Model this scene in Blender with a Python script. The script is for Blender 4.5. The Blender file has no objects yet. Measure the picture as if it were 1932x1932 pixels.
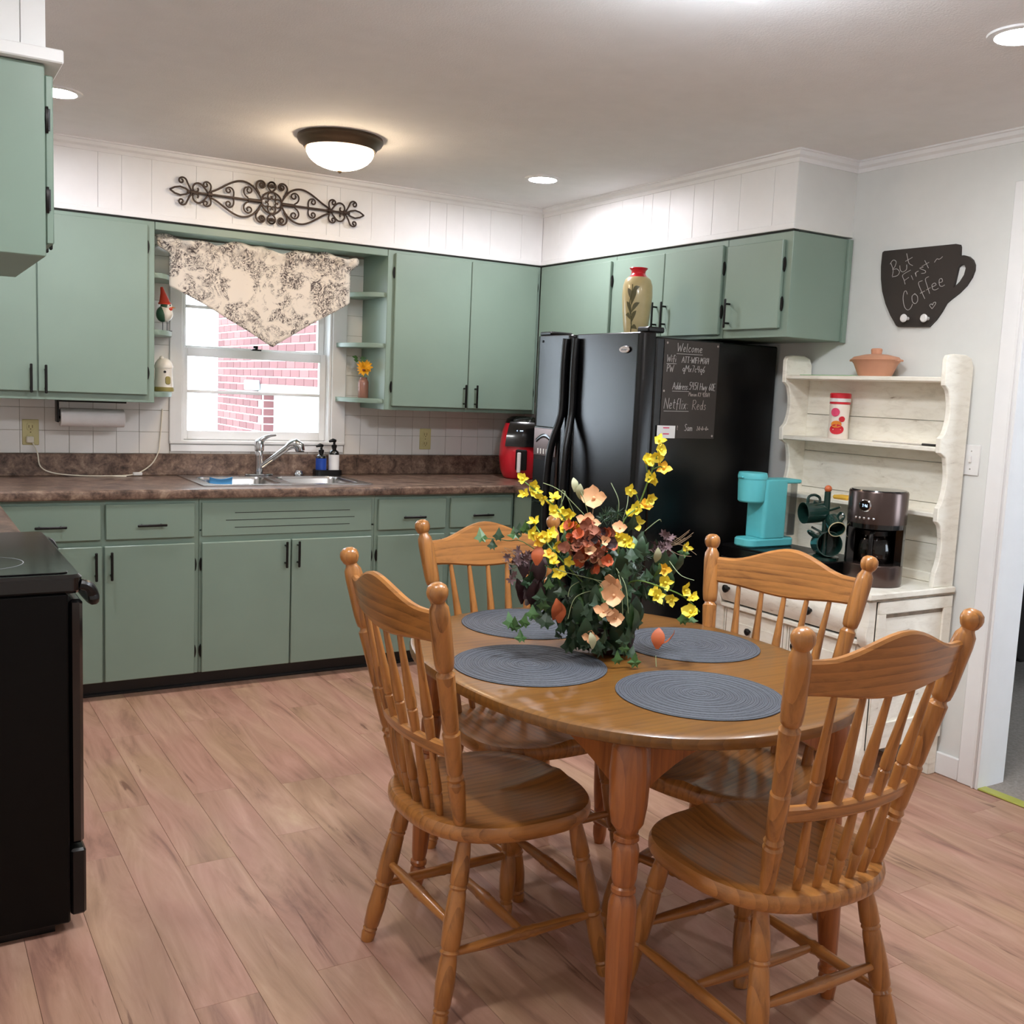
import bpy, math, random
from mathutils import Vector, Matrix
random.seed(7)
PI = math.pi
scene = bpy.context.scene
COL = scene.collection

# ------------------------------------------------------------------ camera
CAM = Vector((-3.15475, -4.95275, 1.42710))
YAW, PITCH, ROLL, FPX = 0.549229, -0.118813, 0.043696, 1919.755
fw = Vector((math.sin(YAW)*math.cos(PITCH), math.cos(YAW)*math.cos(PITCH), math.sin(PITCH)))
rt = Vector((math.cos(YAW), -math.sin(YAW), 0)); up = rt.cross(fw)
R2 = rt*math.cos(ROLL) + up*math.sin(ROLL); U2 = up*math.cos(ROLL) - rt*math.sin(ROLL)
cd = bpy.data.cameras.new('camera'); cam = bpy.data.objects.new('camera', cd); COL.objects.link(cam)
m = Matrix.Identity(4)
for i in range(3):
    m[i][0], m[i][1], m[i][2], m[i][3] = R2[i], U2[i], -fw[i], CAM[i]
cam.matrix_world = m
cd.sensor_fit = 'HORIZONTAL'; cd.sensor_width = 36.0; cd.lens = FPX/1932*36.0
cd.clip_start = 0.02; cd.clip_end = 200
scene.camera = cam

# ------------------------------------------------------------------ sky and exposure
w = bpy.data.worlds.new('overcast_sky'); scene.world = w; w.use_nodes = True
bg = w.node_tree.nodes['Background']
bg.inputs[0].default_value = (0.82, 0.91, 1.0, 1); bg.inputs[1].default_value = 12.0
scene.view_settings.view_transform = 'Standard'
scene.view_settings.look = 'None'
scene.view_settings.gamma = 1.0
scene.view_settings.use_curve_mapping = False
scene.view_settings.exposure = 0.0
# emission (linear rgb) of the can lights at the window wall, those by the table, the unseen rear cans added for fill, the kitchen dome and the dining dome
CANB, CANF, FILLR, DOME, DINE = (325, 318, 342), (305, 306, 305), (105, 106, 112), (36, 28, 19), (124, 136, 148)

# ------------------------------------------------------------------ materials
def s2l(c):
    o = []
    for v in c:
        v /= 255.0
        o.append(v/12.92 if v <= .04045 else ((v+.055)/1.055)**2.4)
    return (o[0], o[1], o[2], 1)
MATS = {}
def base_mat(name):
    mt = bpy.data.materials.new(name); mt.use_nodes = True
    nt = mt.node_tree; b = nt.nodes['Principled BSDF']
    MATS[name] = mt
    return mt, nt, b
def nd(nt, t, **kw):
    n = nt.nodes.new(t)
    for k, v in kw.items(): setattr(n, k, v)
    return n
def coords(nt, scale=(1, 1, 1), rnd=True):
    tc = nd(nt, 'ShaderNodeTexCoord'); mp = nd(nt, 'ShaderNodeMapping')
    mp.inputs['Scale'].default_value = scale
    if rnd:
        oi = nd(nt, 'ShaderNodeObjectInfo'); va = nd(nt, 'ShaderNodeVectorMath', operation='MULTIPLY_ADD')
        va.inputs[1].default_value = (7.3, 11.7, 5.9)
        nt.links.new(oi.outputs['Random'], va.inputs[0]); nt.links.new(tc.outputs['Object'], va.inputs[2])
        nt.links.new(va.outputs[0], mp.inputs[0])
    else:
        nt.links.new(tc.outputs['Object'], mp.inputs[0])
    return mp.outputs[0]
def ramp(nt, fac, stops):
    r = nd(nt, 'ShaderNodeValToRGB'); e = r.color_ramp.elements
    while len(e) < len(stops): e.new(.5)
    for i, (p, c) in enumerate(stops): e[i].position = p; e[i].color = c
    nt.links.new(fac, r.inputs[0]); return r.outputs[0]
def noise(nt, vec, scale, detail=3, rough=.55, dist=0):
    n = nd(nt, 'ShaderNodeTexNoise'); n.inputs['Scale'].default_value = scale
    n.inputs['Detail'].default_value = detail; n.inputs['Roughness'].default_value = rough
    n.inputs['Distortion'].default_value = dist
    nt.links.new(vec, n.inputs['Vector']); return n.outputs['Fac']
def bump(nt, b, h, strength=.2, dist=.005):
    n = nd(nt, 'ShaderNodeBump'); n.inputs['Strength'].default_value = strength; n.inputs['Distance'].default_value = dist
    nt.links.new(h, n.inputs['Height']); nt.links.new(n.outputs[0], b.inputs['Normal'])
def plain(name, rgb, rough=.5, metal=0, coat=0, var=.06, vscale=9, bmp=0, bscale=120, trans=0, emit=None, estr=0, spec=.5):
    mt, nt, b = base_mat(name); c = s2l(rgb)
    v = coords(nt)
    d = [tuple(max(0, min(1, x*(1-var))) for x in c[:3])+(1,), tuple(min(1, x*(1+var)) for x in c[:3])+(1,)]
    nt.links.new(ramp(nt, noise(nt, v, vscale), [(.3, d[0]), (.7, d[1])]), b.inputs['Base Color'])
    b.inputs['Roughness'].default_value = rough; b.inputs['Metallic'].default_value = metal
    b.inputs['Coat Weight'].default_value = coat; b.inputs['Coat Roughness'].default_value = .12
    b.inputs['Specular IOR Level'].default_value = spec
    if bmp: bump(nt, b, noise(nt, v, bscale, 2), bmp, .002)
    if trans: b.inputs['Transmission Weight'].default_value = trans
    if emit:
        b.inputs['Emission Color'].default_value = s2l(emit); b.inputs['Emission Strength'].default_value = estr
    return mt
def oak(name, axis, light=(172, 114, 58), dark=(112, 68, 32), rough=.32, coat=.35, sc=1.0, across=None):
    mt, nt, b = base_mat(name)
    s = [26*sc, 26*sc, 26*sc]; s['xyz'.index(axis)] = 2.2*sc
    v = coords(nt, tuple(s))
    wv = nd(nt, 'ShaderNodeTexWave', wave_profile='SAW', bands_direction=across or {'x': 'Z', 'y': 'X', 'z': 'X'}[axis]); wv.inputs['Scale'].default_value = .55; wv.inputs['Distortion'].default_value = 11.0
    wv.inputs['Detail'].default_value = 2.5; wv.inputs['Detail Scale'].default_value = .55; nt.links.new(v, wv.inputs['Vector'])
    n0 = noise(nt, v, 1.0, 5, .6, 1.2); n2 = noise(nt, v, 4.5, 4, .7)
    mw = nd(nt, 'ShaderNodeMath', operation='MULTIPLY_ADD'); mw.inputs[1].default_value = .30
    nt.links.new(wv.outputs['Fac'], mw.inputs[0]); nt.links.new(n0, mw.inputs[2]); n1 = mw.outputs[0]
    mx = nd(nt, 'ShaderNodeMath', operation='MULTIPLY_ADD'); mx.inputs[1].default_value = .45
    nt.links.new(n2, mx.inputs[0]); nt.links.new(n1, mx.inputs[2])
    mid = tuple((a_*.35+c_*.65) for a_, c_ in zip(dark, light))
    nt.links.new(ramp(nt, mx.outputs[0], [(.52, s2l(dark)), (.68, s2l(mid)), (.86, s2l(light)), (1.0, s2l(tuple(min(255, x*1.07) for x in light)))]), b.inputs['Base Color'])
    b.inputs['Roughness'].default_value = rough; b.inputs['Coat Weight'].default_value = coat; b.inputs['Coat Roughness'].default_value = .15
    bump(nt, b, n2, .06, .001)
    return mt
def emis(name, rgb):
    mt, nt, b = base_mat(name); k = max(max(rgb), 1e-6)
    b.inputs['Base Color'].default_value = (.9, .9, .9, 1)
    b.inputs['Emission Color'].default_value = tuple(c/k for c in rgb)+(1,); b.inputs['Emission Strength'].default_value = k
    return mt
def clear(name, tint=(1, 1, 1), gloss=.06, haze=0.0):
    mt, nt, b = base_mat(name); nt.nodes.remove(b)
    t = nd(nt, 'ShaderNodeBsdfTransparent'); t.inputs[0].default_value = tuple(tint)+(1,)
    g = nd(nt, 'ShaderNodeBsdfGlossy'); g.inputs['Roughness'].default_value = .04
    fr = nd(nt, 'ShaderNodeFresnel'); fr.inputs[0].default_value = 1.45
    ad = nd(nt, 'ShaderNodeMath', operation='MULTIPLY'); ad.inputs[1].default_value = gloss*14
    nt.links.new(fr.outputs[0], ad.inputs[0])
    mx = nd(nt, 'ShaderNodeMixShader')
    nt.links.new(ad.outputs[0], mx.inputs[0]); nt.links.new(t.outputs[0], mx.inputs[1]); nt.links.new(g.outputs[0], mx.inputs[2])
    nt.links.new(mx.outputs[0], nt.nodes['Material Output'].inputs[0])
    return mt

plain('white_paint', (240, 239, 238), .45, var=.02, bmp=.05)
plain('wall_grey', (226, 226, 222), .7, var=.02, bmp=.12, bscale=160)
plain('wall_cream', (226, 216, 200), .55, var=.02)
plain('ceiling_white', (240, 238, 237), .9, var=.02, bmp=.5, bscale=170)
plain('tile', (236, 232, 227), .22, var=.025, vscale=3)
plain('grout', (178, 168, 156), .9)
plain('green', (132, 152, 138), .38, var=.035, vscale=3, bmp=.06, bscale=60)
plain('black_metal', (26, 24, 23), .42, .5)
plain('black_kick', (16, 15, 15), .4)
plain('black_gloss', (9, 9, 10), .13, coat=.5)
plain('black_plastic', (13, 12, 13), .32, spec=.4)
plain('stove_side', (4, 4, 4), .4, spec=.18)
plain('chrome', (205, 205, 208), .12, 1.0)
plain('steel', (190, 188, 186), .24, 1.0, var=.05)
plain('iron', (62, 46, 36), .5, .35, var=.2, vscale=40)
plain('ivory', (205, 193, 140), .45)
plain('ivory_dark', (120, 100, 62), .5)
plain('white_plastic', (232, 230, 228), .35)
plain('paper', (236, 230, 228), .85, bmp=.25, bscale=90)
plain('cord', (232, 224, 206), .5)
plain('blue_sponge', (88, 160, 214), .9, bmp=.4)
plain('blue_label', (30, 70, 160), .4)
plain('red', (206, 30, 46), .3, coat=.3)
plain('turquoise', (98, 200, 208), .45, var=.03)
plain('mug_green', (24, 52, 46), .16, coat=.5)
plain('mug_rim', (216, 200, 160), .3)
plain('brown_wood_ball', (190, 96, 52), .4)
plain('brown_steel', (92, 78, 74), .26, .85)
plain('chalk', (186, 182, 178), .9)
plain('chalk_dim', (168, 158, 150), .9)
plain('slate', (60, 54, 50), .7, var=.12)
plain('board_brown', (52, 45, 41), .65, var=.1)
plain('peach_clay', (204, 148, 118), .55, var=.08, bmp=.2, bscale=60)
plain('vase_gold', (190, 172, 124), .3, var=.12, vscale=14, coat=.4)
plain('vase_leaf', (84, 78, 44), .4)
plain('ceramic_white', (232, 224, 212), .25, coat=.3)
plain('bird_green', (52, 92, 70), .35, coat=.3)
plain('bird_red', (206, 62, 38), .35)
plain('moss', (148, 134, 72), .6)
plain('rust_jar', (150, 104, 88), .35, coat=.3, var=.12)
plain('sunflower', (246, 176, 28), .6, var=.15, vscale=60)
plain('yellow', (250, 222, 66), .55, var=.14, vscale=40)
plain('flower_gold', (240, 186, 50), .55, var=.14, vscale=40)
plain('flower_orange', (214, 138, 50), .6, var=.2)
plain('hydrangea_brown', (150, 86, 62), .7, var=.3, vscale=30)
plain('hydrangea_rust', (186, 84, 42), .65, var=.25, vscale=30)
plain('peach_petal', (232, 178, 132), .55, var=.12, vscale=30)
plain('dried_purple', (112, 88, 90), .85, var=.3, vscale=60)
plain('twig', (148, 122, 96), .8)
plain('leaf_dark', (44, 70, 44), .45, var=.25, vscale=30)
plain('leaf_mid', (66, 102, 52), .45, var=.2, vscale=30)
plain('leaf_rust', (176, 84, 40), .55, var=.2)
plain('leaf_pale', (178, 176, 140), .6)
plain('leaf_burgundy', (52, 26, 30), .5)
plain('stem_green', (96, 126, 52), .6)
plain('grass_blade', (146, 160, 118), .5)
plain('carpet', (146, 136, 128), .95, var=.2, vscale=90, bmp=.6, bscale=240)
plain('threshold', (176, 176, 82), .5)
plain('dark_fabric', (30, 26, 26), .9)
plain('mortar', (226, 220, 222), .9)
plain('outside_white', (235, 238, 242), .6)
plain('outside_grey', (150, 156, 160), .7)
plain('lawn', (120, 132, 96), .95)
plain('bark', (120, 110, 100), .9)
plain('outside_leaf', (128, 146, 132), .8)
plain('creamer_white', (238, 226, 214), .35)
plain('label_pink', (222, 70, 110), .4)
plain('label_orange', (222, 130, 40), .4)
plain('green_mat', (96, 176, 96), .7)
plain('yellow_cloth', (236, 186, 70), .8)
plain('screen_blue', (200, 225, 255), .4, emit=(180, 215, 255), estr=2.0)
plain('bronze', (92, 76, 60), .42, .6)
plain('floor_base', (92, 66, 54), .8)
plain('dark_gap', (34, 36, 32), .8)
clear('glass', (.97, .985, 1.0))
clear('carafe_glass', (.55, .53, .52), .1)
clear('tank_glass', (.96, .99, 1.0), .05)
emis('can_lens', CANB); emis('can_lens_near', CANF); emis('fill_lens_rear', FILLR)
emis('dome_glass', DOME); emis('dining_glass', DINE)
for a in 'xyz': oak('oak_'+a, a)
oak('table_oak', 'x', (120, 79, 31), (92, 57, 21), .36, .2, across='Y')
oak('table_leg_oak', 'z', (160, 94, 46), (110, 58, 28))

# laminate floor
mt, nt, b = base_mat('plank')
v = coords(nt, (9, 1.1, 9)); n1 = noise(nt, v, 1.6, 6, .62, 1.0); v2 = coords(nt, (5, 1.6, 5)); n2 = noise(nt, v2, 3, 3, .6, .8)
oi = nd(nt, 'ShaderNodeObjectInfo')
m1 = nd(nt, 'ShaderNodeMath', operation='MULTIPLY_ADD'); m1.inputs[1].default_value = .07; nt.links.new(oi.outputs['Random'], m1.inputs[0]); nt.links.new(n1, m1.inputs[2])
c1 = ramp(nt, m1.outputs[0], [(.30, s2l((138, 102, 86))), (.48, s2l((176, 136, 114))), (.66, s2l((192, 152, 130))), (.88, s2l((208, 174, 150)))])
v3 = coords(nt, (26, 1.7, 26)); crack = ramp(nt, noise(nt, v3, 1.0, 5, .62, .7), [(.30, (.42, .34, .32, 1)), (.36, (1, 1, 1, 1)), (.70, (1, 1, 1, 1)), (.78, (1.25, 1.22, 1.15, 1))])
hue = ramp(nt, noise(nt, coords(nt, (3, 1.2, 3)), 1.5, 2), [(.35, (1.0, .92, .98, 1)), (.5, (1, 1, 1, 1)), (.65, (.96, 1.0, .90, 1))])
mh = nd(nt, 'ShaderNodeMix', data_type='RGBA', blend_type='MULTIPLY'); mh.inputs[0].default_value = 1; nt.links.new(crack, mh.inputs[6]); nt.links.new(hue, mh.inputs[7])
c2 = mh.outputs[2]
mx = nd(nt, 'ShaderNodeMix', data_type='RGBA', blend_type='MULTIPLY'); mx.inputs[0].default_value = .85
nt.links.new(c1, mx.inputs[6]); nt.links.new(c2, mx.inputs[7]); nt.links.new(mx.outputs[2], b.inputs['Base Color'])
b.inputs['Roughness'].default_value = .48; b.inputs['Specular IOR Level'].default_value = .4
bump(nt, b, n1, .08, .002)

# mottled brown laminate worktop
mt, nt, b = base_mat('laminate')
v = coords(nt, rnd=False); n1 = noise(nt, v, 16, 6, .7, .6); n2 = noise(nt, v, 90, 3, .7)
m1 = nd(nt, 'ShaderNodeMath', operation='MULTIPLY_ADD'); m1.inputs[1].default_value = .3; nt.links.new(n2, m1.inputs[0]); nt.links.new(n1, m1.inputs[2])
nt.links.new(ramp(nt, m1.outputs[0], [(.44, s2l((44, 34, 30))), (.56, s2l((92, 73, 63))), (.70, s2l((130, 106, 92))), (.88, s2l((172, 150, 130)))]), b.inputs['Base Color'])
b.inputs['Roughness'].default_value = .28

# toile fabric
mt, nt, b = base_mat('toile')
v = coords(nt, (1, .25, 1), rnd=False)
n0 = nd(nt, 'ShaderNodeTexNoise'); n0.inputs['Scale'].default_value = 9; n0.inputs['Detail'].default_value = 3
nt.links.new(v, n0.inputs['Vector'])
va = nd(nt, 'ShaderNodeVectorMath', operation='MULTIPLY_ADD'); va.inputs[1].default_value = (.07, .0, .07)
nt.links.new(n0.outputs['Color'], va.inputs[0]); nt.links.new(v, va.inputs[2])
cl = ramp(nt, noise(nt, va.outputs[0], 11, 3, .6, 1.0), [(.44, (0, 0, 0, 1)), (.55, (1, 1, 1, 1))])
fine = ramp(nt, noise(nt, va.outputs[0], 52, 6, .66, 2.6), [(.44, (0, 0, 0, 1)), (.56, (1, 1, 1, 1))])
mm = nd(nt, 'ShaderNodeMix', data_type='RGBA', blend_type='MULTIPLY'); mm.inputs[0].default_value = 1
nt.links.new(cl, mm.inputs[6]); nt.links.new(fine, mm.inputs[7])
mc = nd(nt, 'ShaderNodeMix', data_type='RGBA'); nt.links.new(mm.outputs[2], mc.inputs[0])
mc.inputs[6].default_value = s2l((228, 218, 204)); mc.inputs[7].default_value = s2l((84, 74, 72))
nt.links.new(mc.outputs[2], b.inputs['Base Color']); b.inputs['Roughness'].default_value = .9

# distressed cream hutch paint
mt, nt, b = base_mat('hutch_paint')
v = coords(nt, (4, 4, 14)); n1 = noise(nt, v, 2.5, 6, .7, .5)
nt.links.new(ramp(nt, n1, [(.27, s2l((160, 140, 118))), (.33, s2l((232, 225, 210))), (.5, s2l((246, 240, 226))), (.8, s2l((250, 246, 236)))]), b.inputs['Base Color'])
b.inputs['Roughness'].default_value = .6
plain('worn_edge', (132, 116, 98), .7, var=.25, vscale=25)

# woven placemat
mt, nt, b = base_mat('woven')
v = coords(nt, rnd=False); wv = nd(nt, 'ShaderNodeTexWave', wave_type='RINGS', rings_direction='Z'); wv.inputs['Scale'].default_value = 84; wv.inputs['Distortion'].default_value = .6
wv.inputs['Detail'].default_value = 1; wv.inputs['Detail Scale'].default_value = 3; nt.links.new(v, wv.inputs['Vector'])
mw = nd(nt, 'ShaderNodeMath', operation='MULTIPLY_ADD'); mw.inputs[1].default_value = .8; nt.links.new(noise(nt, v, 170, 2, .5), mw.inputs[0]); nt.links.new(wv.outputs['Fac'], mw.inputs[2])
n1 = mw.outputs[0]
nt.links.new(ramp(nt, n1, [(.25, s2l((44, 46, 51))), (.75, s2l((66, 69, 76))), (1.0, s2l((94, 97, 105)))]), b.inputs['Base Color'])
b.inputs['Roughness'].default_value = .7; bump(nt, b, n1, .5, .002)

# fridge: stippled black
mt, nt, b = base_mat('fridge_black')
v = coords(nt, rnd=False); n1 = noise(nt, v, 420, 2, .5)
b.inputs['Base Color'].default_value = s2l((6, 6, 8)); b.inputs['Roughness'].default_value = .20
b.inputs['Specular IOR Level'].default_value = .5; bump(nt, b, n1, .45, .001)

# brick
mt, nt, b = base_mat('brick')
oi = nd(nt, 'ShaderNodeObjectInfo')
nt.links.new(ramp(nt, oi.outputs['Random'], [(0, s2l((94, 56, 58))), (.5, s2l((104, 64, 66))), (1, s2l((116, 78, 78)))]), b.inputs['Base Color'])
b.inputs['Roughness'].default_value = .9

# ------------------------------------------------------------------ mesh helpers
class MB:
    def __init__(s): s.v = []; s.f = []
    def add(s, vs, fs):
        o = len(s.v); s.v += [tuple(p) for p in vs]; s.f += [tuple(i+o for i in f) for f in fs]; return s
    def box(s, x0, x1, y0, y1, z0, z1, b=0):
        x0, x1 = min(x0, x1), max(x0, x1); y0, y1 = min(y0, y1), max(y0, y1); z0, z1 = min(z0, z1), max(z0, z1)
        b = min(b, (x1-x0)*.45, (y1-y0)*.45, (z1-z0)*.45)
        if b <= 0:
            vs = [(x, y, z) for z in (z0, z1) for y in (y0, y1) for x in (x0, x1)]
            return s.add(vs, [(0, 2, 3, 1), (4, 5, 7, 6), (0, 1, 5, 4), (2, 6, 7, 3), (0, 4, 6, 2), (1, 3, 7, 5)])
        X, Y, Z = (x0, x1), (y0, y1), (z0, z1); vs = []; ix = {}
        for i in (0, 1):
            for j in (0, 1):
                for k in (0, 1):
                    sx, sy, sz = (1-2*i)*b, (1-2*j)*b, (1-2*k)*b
                    for a, p in enumerate(((X[i], Y[j]+sy, Z[k]+sz), (X[i]+sx, Y[j], Z[k]+sz), (X[i]+sx, Y[j]+sy, Z[k]))):
                        ix[(i, j, k, a)] = len(vs); vs.append(p)
        fs = []
        for i in (0, 1):
            q = [ix[(i, j, k, 0)] for j, k in ((0, 0), (1, 0), (1, 1), (0, 1))]; fs.append(q if i else q[::-1])
            q = [ix[(j, i, k, 1)] for j, k in ((0, 0), (1, 0), (1, 1), (0, 1))]; fs.append(q[::-1] if i else q)
            q = [ix[(j, k, i, 2)] for j, k in ((0, 0), (1, 0), (1, 1), (0, 1))]; fs.append(q if i else q[::-1])
        for i in (0, 1):
            for j in (0, 1):
                fs.append([ix[(i, j, 0, 0)], ix[(i, j, 1, 0)], ix[(i, j, 1, 1)], ix[(i, j, 0, 1)]])
                fs.append([ix[(i, 0, j, 0)], ix[(i, 1, j, 0)], ix[(i, 1, j, 2)], ix[(i, 0, j, 2)]])
                fs.append([ix[(0, i, j, 1)], ix[(1, i, j, 1)], ix[(1, i, j, 2)], ix[(0, i, j, 2)]])
                for k in (0, 1): fs.append([ix[(i, j, k, a)] for a in range(3)])
        return s.add(vs, fs)
    def rings(s, rs, cap0=True, cap1=True, loop=False):
        n = len(rs[0]); vs = [p for r in rs for p in r]; fs = []
        m_ = len(rs)
        for i in range(m_ if loop else m_-1):
            a, c = i*n, ((i+1) % m_)*n
            for j in range(n): k = (j+1) % n; fs.append((a+j, a+k, c+k, c+j))
        if not loop:
            if cap0: fs.append(tuple(range(n))[::-1])
            if cap1: fs.append(tuple((m_-1)*n+j for j in range(n)))
        return s.add(vs, fs)
    def lathe(s, prof, seg=24, p0=(0, 0, 0), p1=None, cap0=True, cap1=True):
        """prof: (radius, height); with p1 the heights are fractions of p0->p1"""
        p0 = Vector(p0)
        if p1 is None: d = Vector((0, 0, 1)); L = 1
        else: d = Vector(p1)-p0; L = d.length; d.normalize()
        a = Vector((1, 0, 0)) if abs(d.x) < .9 else Vector((0, 1, 0))
        u = (a - d*a.dot(d)).normalized(); v = d.cross(u)
        rs = []
        for r, h in prof:
            c = p0 + d*(h*L)
            rs.append([c + u*(r*math.cos(2*PI*j/seg)) + v*(r*math.sin(2*PI*j/seg)) for j in range(seg)])
        return s.rings(rs, cap0, cap1)
    def tube(s, pts, r, seg=8, cap=True, flat=None, upv=None):
        pts = [Vector(p) for p in pts]; n = len(pts)
        rad = r if isinstance(r, (list, tuple)) else [r]*n
        rs = []; u = None
        for i in range(n):
            d = (pts[min(i+1, n-1)]-pts[max(i-1, 0)])
            if d.length < 1e-9: d = Vector((0, 0, 1))
            d.normalize()
            if u is None:
                a = Vector(upv) if upv else (Vector((0, 0, 1)) if abs(d.z) < .9 else Vector((1, 0, 0)))
                u = (a-d*a.dot(d)).normalized()
            else:
                q = u-d*u.dot(d)
                if q.length > 1e-6: u = q.normalized()
            v = d.cross(u); f = flat or 1
            rs.append([pts[i]+u*(rad[i]*math.cos(2*PI*j/seg))+v*(rad[i]*f*math.sin(2*PI*j/seg)) for j in range(seg)])
        return s.rings(rs, cap, cap)
    def prism(s, outline, d0, d1, axis='z', b=0):
        """outline 2d -> extruded along axis; axis x: (y,z); y: (x,z); z: (x,y)"""
        def P(q, d): return (d, q[0], q[1]) if axis == 'x' else ((q[0], d, q[1]) if axis == 'y' else (q[0], q[1], d))
        n = len(outline)
        if b:
            cx = sum(q[0] for q in outline)/n; cy = sum(q[1] for q in outline)/n
            def off(o, dd):
                res = []
                for i in range(n):
                    a, c = Vector(o[i-1]), Vector(o[(i+1) % n]); t = (c-a)
                    nn = Vector((t.y, -t.x)).normalized() if t.length else Vector((0, 0))
                    p = Vector(o[i]); 
                    q = p-nn*dd
                    res.append((q.x, q.y))
                return res
            area = sum(outline[i-1][0]*outline[i][1]-outline[i][0]*outline[i-1][1] for i in range(n))
            ins = off(outline, b if area > 0 else -b); sg = 1 if d1 > d0 else -1
            lay = [(ins, d0), (outline, d0+b*sg), (outline, d1-b*sg), (ins, d1)]
        else: lay = [(outline, d0), (outline, d1)]
        return s.rings([[P(q, d) for q in o] for o, d in lay])
    def ball(s, c, r, seg=16, ring=10, sc=(1, 1, 1)):
        c = Vector(c); rs = []
        for i in range(ring+1):
            t = PI*i/ring; rr = max(math.sin(t), .001)
            rs.append([(c.x+r*sc[0]*rr*math.cos(2*PI*j/seg), c.y+r*sc[1]*rr*math.sin(2*PI*j/seg), c.z-r*sc[2]*math.cos(t)) for j in range(seg)])
        return s.rings(rs)
    def quadgrid(s, fn, nu, nv):
        vs = [fn(i/nu, j/nv) for j in range(nv+1) for i in range(nu+1)]
        fs = [(j*(nu+1)+i, j*(nu+1)+i+1, (j+1)*(nu+1)+i+1, (j+1)*(nu+1)+i) for j in range(nv) for i in range(nu)]
        return s.add(vs, fs)
    def xf(s, M):
        s.v = [tuple(M @ Vector(p)) for p in s.v]; return s
    def mesh(s, name, mat, org=(0, 0, 0), smooth=.62):
        me = bpy.data.meshes.new(name); o = Vector(org)
        me.from_pydata([tuple(Vector(p)-o) for p in s.v], [], s.f); me.validate()
        if smooth:
            me.polygons.foreach_set('use_smooth', [True]*len(me.polygons)); me.update(); me.set_sharp_from_angle(angle=smooth)
        me.materials.append(MATS[mat]); me.update()
        return me
    def build(s, name, mat, parent=None, org=None, smooth=.62):
        if org is None: org = parent['_o'] if parent is not None and '_o' in parent else (0, 0, 0)
        me = s.mesh(name, mat, org, smooth)
        return put(name, me, parent, (0, 0, 0) if parent is not None else org)
def put(name, me, parent=None, loc=(0, 0, 0), rot=(0, 0, 0), scale=None):
    o = bpy.data.objects.new(name, me); COL.objects.link(o)
    o.location = loc; o.rotation_euler = rot
    if scale: o.scale = (scale,)*3 if isinstance(scale, (int, float)) else scale
    if parent is not None: o.parent = parent
    return o
def tag(o, label, cat, group=None):
    o['label'] = label; o['category'] = cat
    if group: o['group'] = group
    return o
def struct(o): o['kind'] = 'structure'; return o
ROOTS = []
def thing(name, label, cat, loc=(0, 0, 0), rz=0, group=None, world=True):
    """Empty at the base; world=True: parts are given in world coordinates"""
    o = bpy.data.objects.new(name, None); COL.objects.link(o); o.empty_display_size = .05
    o.location = loc; o.rotation_euler = (0, 0, rz); tag(o, label, cat, group)
    o['_o'] = tuple(loc) if world else (0, 0, 0); ROOTS.append(o)
    return o
def kids(o): return [c for c in bpy.data.objects if c.parent == o]
def copy_tree(o, parent=None):
    c = o.copy(); COL.objects.link(c); c.parent = parent
    for ch in kids(o): copy_tree(ch, c)
    if '_o' in c: ROOTS.append(c)
    return c
def B(name, mat, parent, *a, b=.0015, org=None):    # one box as a part
    return MB().box(*a, b=b).build(name, mat, parent, org)
def child_of(part, mb, name, mat):                   # a sub-part: geometry in the coordinates of the thing
    me = mb.mesh(name, mat, part.parent['_o'] if part.parent is not None and '_o' in part.parent else (0, 0, 0))
    return put(name, me, part)
def pxplane(x, y, pt, nrm):                          # where the sight line of a photo pixel meets a plane
    d = fw + R2*((x-966)/FPX) - U2*((y-966)/FPX)
    t = (Vector(pt)-CAM).dot(Vector(nrm))/d.dot(Vector(nrm))
    return CAM + d*t
def superell(a, c, n, k=48, cx=0, cy=0):
    o = []
    for i in range(k):
        t = 2*PI*i/k; ct, st = math.cos(t), math.sin(t)
        o.append((cx+a*abs(ct)**(2/n)*(1 if ct >= 0 else -1), cy+c*abs(st)**(2/n)*(1 if st >= 0 else -1)))
    return o
def rrect(x0, x1, y0, y1, r, k=6):
    o = []
    for cx, cy, a0 in ((x1-r, y1-r, 0), (x0+r, y1-r, 90), (x0+r, y0+r, 180), (x1-r, y0+r, 270)):
        for i in range(k+1):
            a = math.radians(a0+90*i/k); o.append((cx+r*math.cos(a), cy+r*math.sin(a)))
    return o
def curl(p, ang, segs, step=.003):
    """planar path by heading and curvature: segs of (length, k0, k1)"""
    x, y = p; a = math.radians(ang); pts = [(x, y)]
    for L, k0, k1 in segs:
        n = max(2, int(L/step))
        for i in range(n):
            k = k0+(k1-k0)*(i+.5)/n; a += k*L/n; x += math.cos(a)*L/n; y += math.sin(a)*L/n; pts.append((x, y))
    return pts

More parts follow.
